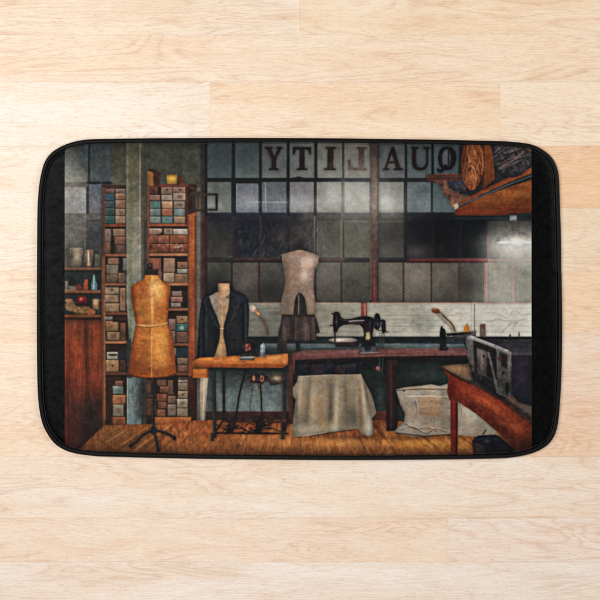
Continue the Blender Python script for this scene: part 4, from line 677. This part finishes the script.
# ------------------------------------------------------------------ outline of the mat
OUT = [(100, 138.2), (150, 137.6), (200, 137.3), (250, 137.2), (300, 137.4), (350, 137.8), (400, 138.4), (450, 139.2), (500, 140.4), (515, 141.3), (530, 143.2), (540, 147), (550, 154), (555, 160.5), (558.4, 168.5), (560, 178), (560.8, 200), (562, 240), (562.5, 280), (563, 320), (562.8, 360), (562, 385), (561, 402), (559.5, 420), (557, 432), (553, 440.5), (548, 446), (540, 451), (530, 454.8), (520, 457), (510, 458.3), (500, 459), (450, 460), (400, 460.5), (350, 460.7), (300, 460.5), (250, 460), (200, 459.4), (150, 458.4), (100, 457), (90, 456.2), (80, 455), (70, 452.9), (62, 449.8), (53, 443.5), (45, 432), (40.5, 421), (37.5, 403), (36.3, 380), (35.8, 340), (35.8, 300), (36, 250), (36.6, 205), (38.7, 181), (42, 166), (45, 159), (50, 152.6), (56, 148.2), (62, 145), (70, 141.9), (80, 139.6), (90, 138.6)]
dense = smooth(OUT, 10)
seg = np.roll(dense, -1, 0) - dense
cum = np.concatenate([[0], np.cumsum(np.hypot(seg[:, 0], seg[:, 1]))])
NR = 1100
tt = np.linspace(0, cum[-1], NR, endpoint=False)
cl = np.vstack([dense, dense[:1]])
RING = np.stack([np.interp(tt, cum, cl[:, 0]), np.interp(tt, cum, cl[:, 1])], 1)
for _ in range(6):
    RING = (np.roll(RING, 1, 0) + 2 * RING + np.roll(RING, -1, 0)) / 4
tan = np.roll(RING, -1, 0) - np.roll(RING, 1, 0)
tan /= np.hypot(tan[:, 0], tan[:, 1])[:, None]
NIN = np.stack([-tan[:, 1], tan[:, 0]], 1)      # inward, the outline runs clockwise on the page
if np.dot(NIN[0], np.array([300, 300]) - RING[0]) < 0: NIN = -NIN
arc = tt

# distance from the outline, on a coarse lattice first
cs = 2.0
gx = np.arange(X0, X1 + cs, cs); gy = np.arange(Y0, Y1 + cs, cs)
GX, GY = np.meshgrid(gx, gy)
gd, gi = seg_dist(GX.astype(np.float32), GY.astype(np.float32), RING[::4])
gd = np.where(gi, gd, -gd)
uu = (XX - X0) / cs; vv = (YY - Y0) / cs
iu = np.clip(uu.astype(int), 0, len(gx) - 2); iv = np.clip(vv.astype(int), 0, len(gy) - 2)
fu, fv = uu - iu, vv - iv
DIST = (gd[iv, iu] * (1 - fu) + gd[iv, iu + 1] * fu) * (1 - fv) + (gd[iv + 1, iu] * (1 - fu) + gd[iv + 1, iu + 1] * fu) * fv

MM_ = 0.001
IN0 = 4.2                                        # the pad begins this far inside the outline, under the binding's lip
dd = np.clip(DIST - IN0, 0, None)
ZP = 4.6 + 5.4 * (1 - np.exp(-dd / 3.0)) + .8 * (1 - np.exp(-dd / 30.0))
ZP += .42 * F['c'] * np.clip(dd / 20, 0, 1) + .03 * F['m']
ZP = ZP * MM_


def srgb(r, g, b):
    f = lambda c: c / 12.92 if c <= .04045 else ((c + .055) / 1.055) ** 2.4
    return (f(r / 255), f(g / 255), f(b / 255), 1)


# ------------------------------------------------------------------ materials
def new_mat(name):
    m = bpy.data.materials.new(name); m.use_nodes = True
    return m, m.node_tree, m.node_tree.nodes['Principled BSDF']


def N(nt, typ, **k):
    n = nt.nodes.new(typ)
    for a, b in k.items(): setattr(n, a, b)
    return n


def fleece(name, from_attr):
    m, nt, p = new_mat(name)
    tc = N(nt, 'ShaderNodeTexCoord')
    if from_attr:
        at = N(nt, 'ShaderNodeAttribute', attribute_name='ink')
        nt.links.new(at.outputs['Color'], p.inputs['Base Color'])
        p.inputs['Specular IOR Level'].default_value = .07
        p.inputs['Roughness'].default_value = .5
    else:
        n = N(nt, 'ShaderNodeTexNoise'); n.inputs['Scale'].default_value = 90; n.inputs['Detail'].default_value = 6; n.inputs['Roughness'].default_value = .65
        n2 = N(nt, 'ShaderNodeTexNoise'); n2.inputs['Scale'].default_value = 900; n2.inputs['Detail'].default_value = 2
        mx = N(nt, 'ShaderNodeMath', operation='ADD'); nt.links.new(n.outputs['Fac'], mx.inputs[0]); nt.links.new(n2.outputs['Fac'], mx.inputs[1])
        r_ = N(nt, 'ShaderNodeValToRGB'); r_.color_ramp.elements[0].position = .35; r_.color_ramp.elements[1].position = .75
        sc = N(nt, 'ShaderNodeMath', operation='MULTIPLY'); sc.inputs[1].default_value = .5; nt.links.new(mx.outputs[0], sc.inputs[0])
        r_.color_ramp.elements[0].color = (.0004, .0004, .0005, 1); r_.color_ramp.elements[1].color = (.0022, .0023, .0025, 1)
        nt.links.new(tc.outputs['Object'], n.inputs['Vector']); nt.links.new(tc.outputs['Object'], n2.inputs['Vector'])
        nt.links.new(sc.outputs[0], r_.inputs['Fac']); nt.links.new(r_.outputs['Color'], p.inputs['Base Color'])
        p.inputs['Specular IOR Level'].default_value = .07
        mr = N(nt, 'ShaderNodeMapRange'); mr.inputs['From Min'].default_value = .35; mr.inputs['From Max'].default_value = .68; mr.inputs['To Min'].default_value = .04; mr.inputs['To Max'].default_value = .085
        nt.links.new(n.outputs['Fac'], mr.inputs['Value']); nt.links.new(mr.outputs['Result'], p.inputs['Specular IOR Level'])
        p.inputs['Roughness'].default_value = .42
    b = N(nt, 'ShaderNodeTexNoise'); b.inputs['Scale'].default_value = 1500; b.inputs['Detail'].default_value = 3
    b2 = N(nt, 'ShaderNodeTexNoise'); b2.inputs['Scale'].default_value = 120; b2.inputs['Detail'].default_value = 4
    ad = N(nt, 'ShaderNodeMath', operation='MULTIPLY_ADD'); ad.inputs[1].default_value = 4.0
    nt.links.new(tc.outputs['Object'], b.inputs['Vector']); nt.links.new(tc.outputs['Object'], b2.inputs['Vector'])
    nt.links.new(b2.outputs['Fac'], ad.inputs[0]); nt.links.new(b.outputs['Fac'], ad.inputs[2])
    bp = N(nt, 'ShaderNodeBump'); bp.inputs['Strength'].default_value = .22; bp.inputs['Distance'].default_value = .0007
    nt.links.new(ad.outputs[0], bp.inputs['Height']); nt.links.new(bp.outputs['Normal'], p.inputs['Normal'])
    return m


def binding_mat():
    m, nt, p = new_mat('woven_binding')
    tc = N(nt, 'ShaderNodeTexCoord')
    n = N(nt, 'ShaderNodeTexNoise'); n.inputs['Scale'].default_value = 700; n.inputs['Detail'].default_value = 3
    r_ = N(nt, 'ShaderNodeValToRGB'); r_.color_ramp.elements[0].color = (.0012, .001, .001, 1); r_.color_ramp.elements[1].color = (.004, .0037, .0038, 1)
    nt.links.new(tc.outputs['Object'], n.inputs['Vector']); nt.links.new(n.outputs['Fac'], r_.inputs['Fac']); nt.links.new(r_.outputs['Color'], p.inputs['Base Color'])
    p.inputs['Roughness'].default_value = .5; p.inputs['Specular IOR Level'].default_value = .14
    bp = N(nt, 'ShaderNodeBump'); bp.inputs['Strength'].default_value = .3; bp.inputs['Distance'].default_value = .0004
    nt.links.new(n.outputs['Fac'], bp.inputs['Height']); nt.links.new(bp.outputs['Normal'], p.inputs['Normal'])
    return m


def thread_mat():
    m, nt, p = new_mat('grey_thread')
    n = N(nt, 'ShaderNodeTexNoise'); n.inputs['Scale'].default_value = 400
    r_ = N(nt, 'ShaderNodeValToRGB'); r_.color_ramp.elements[0].color = (.003, .003, .003, 1); r_.color_ramp.elements[1].color = (.014, .014, .014, 1)
    nt.links.new(n.outputs['Fac'], r_.inputs['Fac']); nt.links.new(r_.outputs['Color'], p.inputs['Base Color']); p.inputs['Roughness'].default_value = .6
    return m


def mesh_obj(name, verts, faces, mat, parent=None, smooth_=True):
    me = bpy.data.meshes.new(name)
    me.from_pydata([tuple(v) for v in verts], [], [tuple(f) for f in faces])
    if smooth_:
        me.polygons.foreach_set('use_smooth', [True] * len(me.polygons))
    me.materials.append(mat); me.update()
    o = bpy.data.objects.new(name, me); COL.objects.link(o)
    if parent: o.parent = parent
    return o


# ------------------------------------------------------------------ the mat
mat_root = bpy.data.objects.new('bath_mat', None); COL.objects.link(mat_root)
mat_root.empty_display_size = .1
mat_root['label'] = "black-edged bath mat with rounded corners, printed with an old tailor's workshop, on pale wooden floor"
mat_root['category'] = 'bath mat'

M_INK = fleece('printed_fleece', True)
M_PAD = fleece('black_fleece', False)
M_BIND = binding_mat()
M_THR = thread_mat()

PXS = PX * MAT_S
inside = DIST > IN0


def grid_piece(name, mask, mat, parent, ink_on):
    """The cells of the pad's upper sheet that carry one label, as one mesh."""
    q = mask[:-1, :-1] & inside[:-1, :-1] & inside[1:, :-1] & inside[:-1, 1:] & inside[1:, 1:]
    jj, ii = np.nonzero(q)
    if len(jj) == 0: return None
    a = jj * W + ii
    quads = np.stack([a, a + W, a + W + 1, a + 1], 1)
    used, inv = np.unique(quads.ravel(), return_inverse=True)
    n, f = len(used), len(quads)
    co = np.stack([(XX.ravel()[used] - 300) * PXS, (300 - YY.ravel()[used]) * PXS, ZP.ravel()[used]], 1).astype(np.float32)
    me = bpy.data.meshes.new(name)
    me.vertices.add(n); me.vertices.foreach_set('co', co.ravel())
    me.loops.add(f * 4); me.loops.foreach_set('vertex_index', inv.astype(np.int32).ravel())
    me.polygons.add(f); me.polygons.foreach_set('loop_start', np.arange(0, f * 4, 4, dtype=np.int32))
    me.update(calc_edges=True)
    me.polygons.foreach_set('use_smooth', np.ones(f, bool))
    if ink_on:
        ca = me.color_attributes.new('ink', 'FLOAT_COLOR', 'POINT')
        rgba = np.ones((n, 4), np.float32); rgba[:, :3] = LIN.reshape(-1, 3)[used]
        ca.data.foreach_set('color', rgba.ravel())
    me.materials.append(mat); me.validate(); me.update()
    o = bpy.data.objects.new(name, me); COL.objects.link(o); o.parent = parent
    return o


pad = grid_piece('pad', LAB == 0, M_PAD, mat_root, False)
pic = grid_piece('printed_picture', LAB == 1, M_INK, mat_root, True)
for i in range(2, len(NAMES)):
    grid_piece(NAMES[i].split('#')[0], LAB == i, M_INK, pic, True)


def sweep(profile, name, mat, parent, wob=None):
    """Sweep a (inset px, height mm) profile round the outline."""
    m = len(profile); verts = []; faces = []
    for j, (ins, z) in enumerate(profile):
        w = ins if wob is None else ins + wob * (0.15 + 0.85 * (j / (m - 1)))
        p = RING + NIN * (np.asarray(w) if np.ndim(w) == 0 else np.asarray(w)[:, None])
        for x, y in p: verts.append(((x - 300) * PXS, (300 - y) * PXS, z * MM_))
    for j in range(m - 1):
        for i in range(NR):
            i2 = (i + 1) % NR
            faces.append((j * NR + i, (j + 1) * NR + i, (j + 1) * NR + i2, j * NR + i2))
    return mesh_obj(name, verts, faces, mat, parent)


# rolled binding with a crease just inside its outer lip, hem slightly uneven as sewn by hand
rw = np.convolve(np.tile(np.random.default_rng(5).normal(0, 1, NR), 3), np.ones(14) / 14, 'same')[NR:2 * NR] * .35
prof = []
for k_ in range(15):
    t = math.pi * (1.0 - k_ / 14 * .98)
    prof.append((2.75 + 2.75 * math.cos(t) * (1 if True else 0), .4 + 7.0 * math.sin(t) ** .8))
prof = [(0.35, .1)] + [(a, b) for a, b in prof] + [(5.6, 2.5)]
lap = np.where((RING[:, 0] > 550) & (RING[:, 1] > 273) & (RING[:, 1] < 420), -.75, 0.) * np.clip((420 - RING[:, 1]) / 120, 0, 1)   # where the tape's end overlaps its start
bind = sweep(prof, 'edge_binding', M_BIND, mat_root, rw * .3 + lap)
# underside sheet of rubber, thick enough to lift the pad off the boards
under = sweep([(4.0, .2), (4.0, 4.4), (5.5, 4.4), (5.5, .2)], 'backing', M_BIND, mat_root)

# lock-stitching that holds the binding down
verts, faces = [], []
pos = 0.0
step, ln_ = 2.3, 2.0
total = cum[-1]
per = np.vstack([RING, RING[:1]]); na = np.vstack([NIN, NIN[:1]]); ta = np.append(tt, total)
while pos < total - ln_:
    for which in (0,):
        pts = []
        for s_ in (pos, pos + ln_ * .5, pos + ln_):
            x = np.interp(s_, ta, per[:, 0]); y = np.interp(s_, ta, per[:, 1]); nx = np.interp(s_, ta, na[:, 0]); ny = np.interp(s_, ta, na[:, 1])
            lift = 7.5 if s_ == pos + ln_ * .5 else 7.0
            pts.append(((x, y), (nx, ny), lift))
        b0 = len(verts)
        for (c, nn, z) in pts:
            for k_ in range(6):
                t = k_ * math.pi / 3
                ins = 6.0 + .34 * math.cos(t)
                verts.append(((c[0] + nn[0] * ins - 300) * PXS, (300 - c[1] - nn[1] * ins) * PXS, (z + .5 * math.sin(t)) * MM_))
        for a_ in range(2):
            for k_ in range(6):
                k2 = (k_ + 1) % 6
                faces.append((b0 + a_ * 6 + k_, b0 + a_ * 6 + k2, b0 + (a_ + 1) * 6 + k2, b0 + (a_ + 1) * 6 + k_))
        faces.append(tuple(b0 + k_ for k_ in range(6))); faces.append(tuple(b0 + 12 + k_ for k_ in range(6)))
    pos += step
mesh_obj('stitching', verts, faces, M_THR, bind)

# ------------------------------------------------------------------ pale wooden floor, one sheet of butted boards
rows = [-370, -310, -250, -190, -140, -75, -12, 35, 82, 146, 208, 271, 333, 396, 457, 518, 562, 612, 672, 735, 797, 860, 920, 980]
tint = {6: [(-900, (247, 231, 209)), (300, (247, 226, 198))],
        7: [(-900, (247, 227, 202))],
        8: [(-900, (249, 238, 222)), (210, (248, 227, 200)), (500, (248, 230, 206))],
        9: [(-900, (247, 232, 212)), (420, (242, 207, 168))],
        10: [(-900, (248, 235, 216)), (380, (242, 224, 198))],
        11: [(-900, (246, 227, 203)), (290, (242, 214, 180))],
        12: [(-900, (245, 225, 201)), (350, (239, 217, 194))],
        13: [(-900, (244, 224, 200)), (440, (237, 208, 180))],
        14: [(-900, (241, 226, 208))],
        15: [(-900, (240, 221, 200)), (448, (240, 223, 207))],
        16: [(-900, (239, 226, 211))]}
fr = random.Random(21)
fv, ff, fseed, ftint = [], [], [], []
GAP = .10
for r_i in range(len(rows) - 1):
    ya, yb = rows[r_i], rows[r_i + 1]
    spans = tint.get(r_i)
    if not spans:
        cut = fr.uniform(-100, 700)
        spans = [(-900, (244, 226, 202)), (cut, (242, 220, 194))]
    for k_, (xa, c) in enumerate(spans):
        xb = spans[k_ + 1][0] if k_ + 1 < len(spans) else 1500
        g = GAP
        s_ = fr.random()
        x_a, x_b = xa + g * .5, xb - g * .5
        y_a, y_b = ya + g * .5, yb - g * .5
        b0 = len(fv)
        bev = .16
        outer = [(x_a, y_a), (x_b, y_a), (x_b, y_b), (x_a, y_b)]
        inner = [(x_a + bev, y_a + bev), (x_b - bev, y_a + bev), (x_b - bev, y_b - bev), (x_a + bev, y_b - bev)]
        for x, y in outer: fv.append((wx(x), wy(y), -.0006))
        for x, y in outer: fv.append((wx(x), wy(y), -.00006))
        for x, y in inner: fv.append((wx(x), wy(y), 0))
        fs = [(b0 + 8, b0 + 11, b0 + 10, b0 + 9)]
        for q in range(4):
            q2 = (q + 1) % 4
            fs.append((b0 + q, b0 + 4 + q, b0 + 4 + q2, b0 + q2)); fs.append((b0 + 4 + q, b0 + 8 + q, b0 + 8 + q2, b0 + 4 + q2))
        ff += fs
        lin = srgb(*c)
        fseed += [s_] * 12; ftint += [lin] * 12
b0 = len(fv)
for x, y in ((-900, rows[0]), (1500, rows[0]), (1500, rows[-1]), (-900, rows[-1])): fv.append((wx(x), wy(y), -.0007))
ff.append((b0, b0 + 3, b0 + 2, b0 + 1)); fseed += [.5] * 4; ftint += [srgb(200, 170, 140)] * 4

m, nt, p = new_mat('pale_oak_boards')
tc = N(nt, 'ShaderNodeTexCoord'); sd = N(nt, 'ShaderNodeAttribute', attribute_name='seed'); ti = N(nt, 'ShaderNodeAttribute', attribute_name='tint')
off = N(nt, 'ShaderNodeVectorMath', operation='SCALE'); off.inputs[0].default_value = (7.3, 3.1, 19.0); nt.links.new(sd.outputs['Fac'], off.inputs['Scale'])
pv = N(nt, 'ShaderNodeVectorMath', operation='ADD'); nt.links.new(tc.outputs['Object'], pv.inputs[0]); nt.links.new(off.outputs['Vector'], pv.inputs[1])
def mapped(sx, sy):
    q = N(nt, 'ShaderNodeMapping'); q.inputs['Scale'].default_value = (sx, sy, 1); nt.links.new(pv.outputs['Vector'], q.inputs['Vector']); return q
def noise(sx, sy, scale, detail, dist=0., rough=.55):
    q = mapped(sx, sy); n = N(nt, 'ShaderNodeTexNoise'); n.inputs['Scale'].default_value = scale; n.inputs['Detail'].default_value = detail; n.inputs['Distortion'].default_value = dist; n.inputs['Roughness'].default_value = rough
    nt.links.new(q.outputs['Vector'], n.inputs['Vector']); return n
def ramp(src, stops):
    r_ = N(nt, 'ShaderNodeValToRGB'); e = r_.color_ramp.elements
    e[0].position, e[0].color = stops[0][0], (*[stops[0][1]] * 3, 1); e[1].position, e[1].color = stops[-1][0], (*[stops[-1][1]] * 3, 1)
    for a_, b_ in stops[1:-1]:
        q = e.new(a_); q.color = (b_, b_, b_, 1)
    nt.links.new(src, r_.inputs['Fac']); return r_
def mixc(fac, a_, b_, mode='MIX'):
    q = N(nt, 'ShaderNodeMix', data_type='RGBA', blend_type=mode)
    if isinstance(fac, float): q.inputs['Factor'].default_value = fac
    else: nt.links.new(fac, q.inputs['Factor'])
    for key, v in (('A', a_), ('B', b_)):
        s_ = [i for i in q.inputs if i.name == key and i.type == 'RGBA'][0]
        if isinstance(v, tuple): s_.default_value = v
        else: nt.links.new(v, s_)
    return [o for o in q.outputs if o.type == 'RGBA'][0]
gain = mixc(1.0, ti.outputs['Color'], (.93, .94, .975, 1), 'MULTIPLY')
# broad colour bands, growth-ring figure (contour lines of a stretched noise), fine pores
broad = noise(1.3, 9, 2.2, 3, .4)
c1 = mixc(ramp(broad.outputs['Fac'], [(.36, 0), (.66, .8)]).outputs['Color'], gain, mixc(1.0, gain, (.965, .88, .785, 1), 'MULTIPLY'))
fig = noise(1.0, 6.5, 2.6, 2, .9, .45)
mul = N(nt, 'ShaderNodeMath', operation='MULTIPLY'); mul.inputs[1].default_value = 15; nt.links.new(fig.outputs['Fac'], mul.inputs[0])
fr_ = N(nt, 'ShaderNodeMath', operation='FRACT'); nt.links.new(mul.outputs[0], fr_.inputs[0])
rings = ramp(fr_.outputs[0], [(0, .75), (.14, .25), (.5, 0), (.84, .2), (1, .75)])
msk = ramp(noise(2.2, 9, 1.6, 2).outputs['Fac'], [(.40, .08), (.56, 1)])
rm = N(nt, 'ShaderNodeMath', operation='MULTIPLY'); nt.links.new(rings.outputs['Color'], rm.inputs[0]); nt.links.new(msk.outputs['Color'], rm.inputs[1])
c2 = mixc(rm.outputs[0], c1, mixc(1.0, c1, (.84, .725, .645, 1), 'MULTIPLY'))
fine = noise(5, 120, 6, 4, .15, .6)
c3 = mixc(ramp(fine.outputs['Fac'], [(.45, 0), (.68, .72)]).outputs['Color'], c2, mixc(1.0, c2, (.88, .80, .73, 1), 'MULTIPLY'))
fine2 = noise(9, 190, 5, 3, 0, .6)
c4 = mixc(ramp(fine2.outputs['Fac'], [(.34, .6), (.48, 0)]).outputs['Color'], c3, mixc(.5, c3, (.9, .86, .8, 1)))
pores = noise(26, 300, 4, 2)
blot = noise(3.2, 14, 3.0, 4, .6)
c4 = mixc(ramp(blot.outputs['Fac'], [(.50, 0), (.72, .7)]).outputs['Color'], c4, mixc(1.0, c4, (.95, .885, .83, 1), 'MULTIPLY'))
c5 = mixc(ramp(pores.outputs['Fac'], [(.54, 0), (.70, .75)]).outputs['Color'], c4, mixc(1.0, c4, (.80, .68, .60, 1), 'MULTIPLY'))
nt.links.new(c5, p.inputs['Base Color'])
p.inputs['Roughness'].default_value = .42; p.inputs['Specular IOR Level'].default_value = .35
bp = N(nt, 'ShaderNodeBump'); bp.inputs['Strength'].default_value = .08; bp.inputs['Distance'].default_value = .0005
nt.links.new(fine.outputs['Fac'], bp.inputs['Height']); nt.links.new(bp.outputs['Normal'], p.inputs['Normal'])
floor = mesh_obj('floor', fv, ff, m, None, False)
floor['kind'] = 'structure'
a1 = floor.data.attributes.new('seed', 'FLOAT', 'POINT'); a1.data.foreach_set('value', np.array(fseed, np.float32))
a2 = floor.data.color_attributes.new('tint', 'FLOAT_COLOR', 'POINT'); a2.data.foreach_set('color', np.array(ftint, np.float32).ravel())

# ------------------------------------------------------------------ soft studio daylight
def area(name, loc, target, size, power, col):
    l = bpy.data.lights.new(name, 'AREA'); l.shape = 'RECTANGLE'; l.size, l.size_y = size; l.energy = power; l.color = col
    o = bpy.data.objects.new(name, l); COL.objects.link(o); o.location = loc
    d = np.array(target, float) - np.array(loc, float)
    import mathutils
    o.rotation_euler = mathutils.Vector(d).to_track_quat('-Z', 'Y').to_euler()
    return o


area('key_softbox', (-1.25, .45, 2.15), (0, 0, 0), (.9, 1.5), 44, (1, .985, .965))
area('fill_softbox', (2.3, .9, 1.7), (0, 0, 0), (1.4, 1.4), 38, (1, .98, .955))
area('low_softbox', (-.05, -1.5, 2.3), (0, -.1, 0), (1.3, .7), 22, (1, .99, .98))

world = bpy.data.worlds.new('World'); scene.world = world; world.use_nodes = True
bg = world.node_tree.nodes['Background']; bg.inputs['Color'].default_value = (1, .985, .96, 1); bg.inputs['Strength'].default_value = .13

# ------------------------------------------------------------------ camera
cam = bpy.data.cameras.new('camera'); co = bpy.data.objects.new('camera', cam); COL.objects.link(co)
co.location = (0, 0, CAM_H); cam.sensor_width = 36; cam.lens = 36 * CAM_H / (600 * PX); cam.clip_start = .05; cam.clip_end = 50
scene.camera = co
scene.view_settings.view_transform = 'Standard'; scene.view_settings.look = 'None'; scene.view_settings.exposure = 0; scene.view_settings.gamma = 1
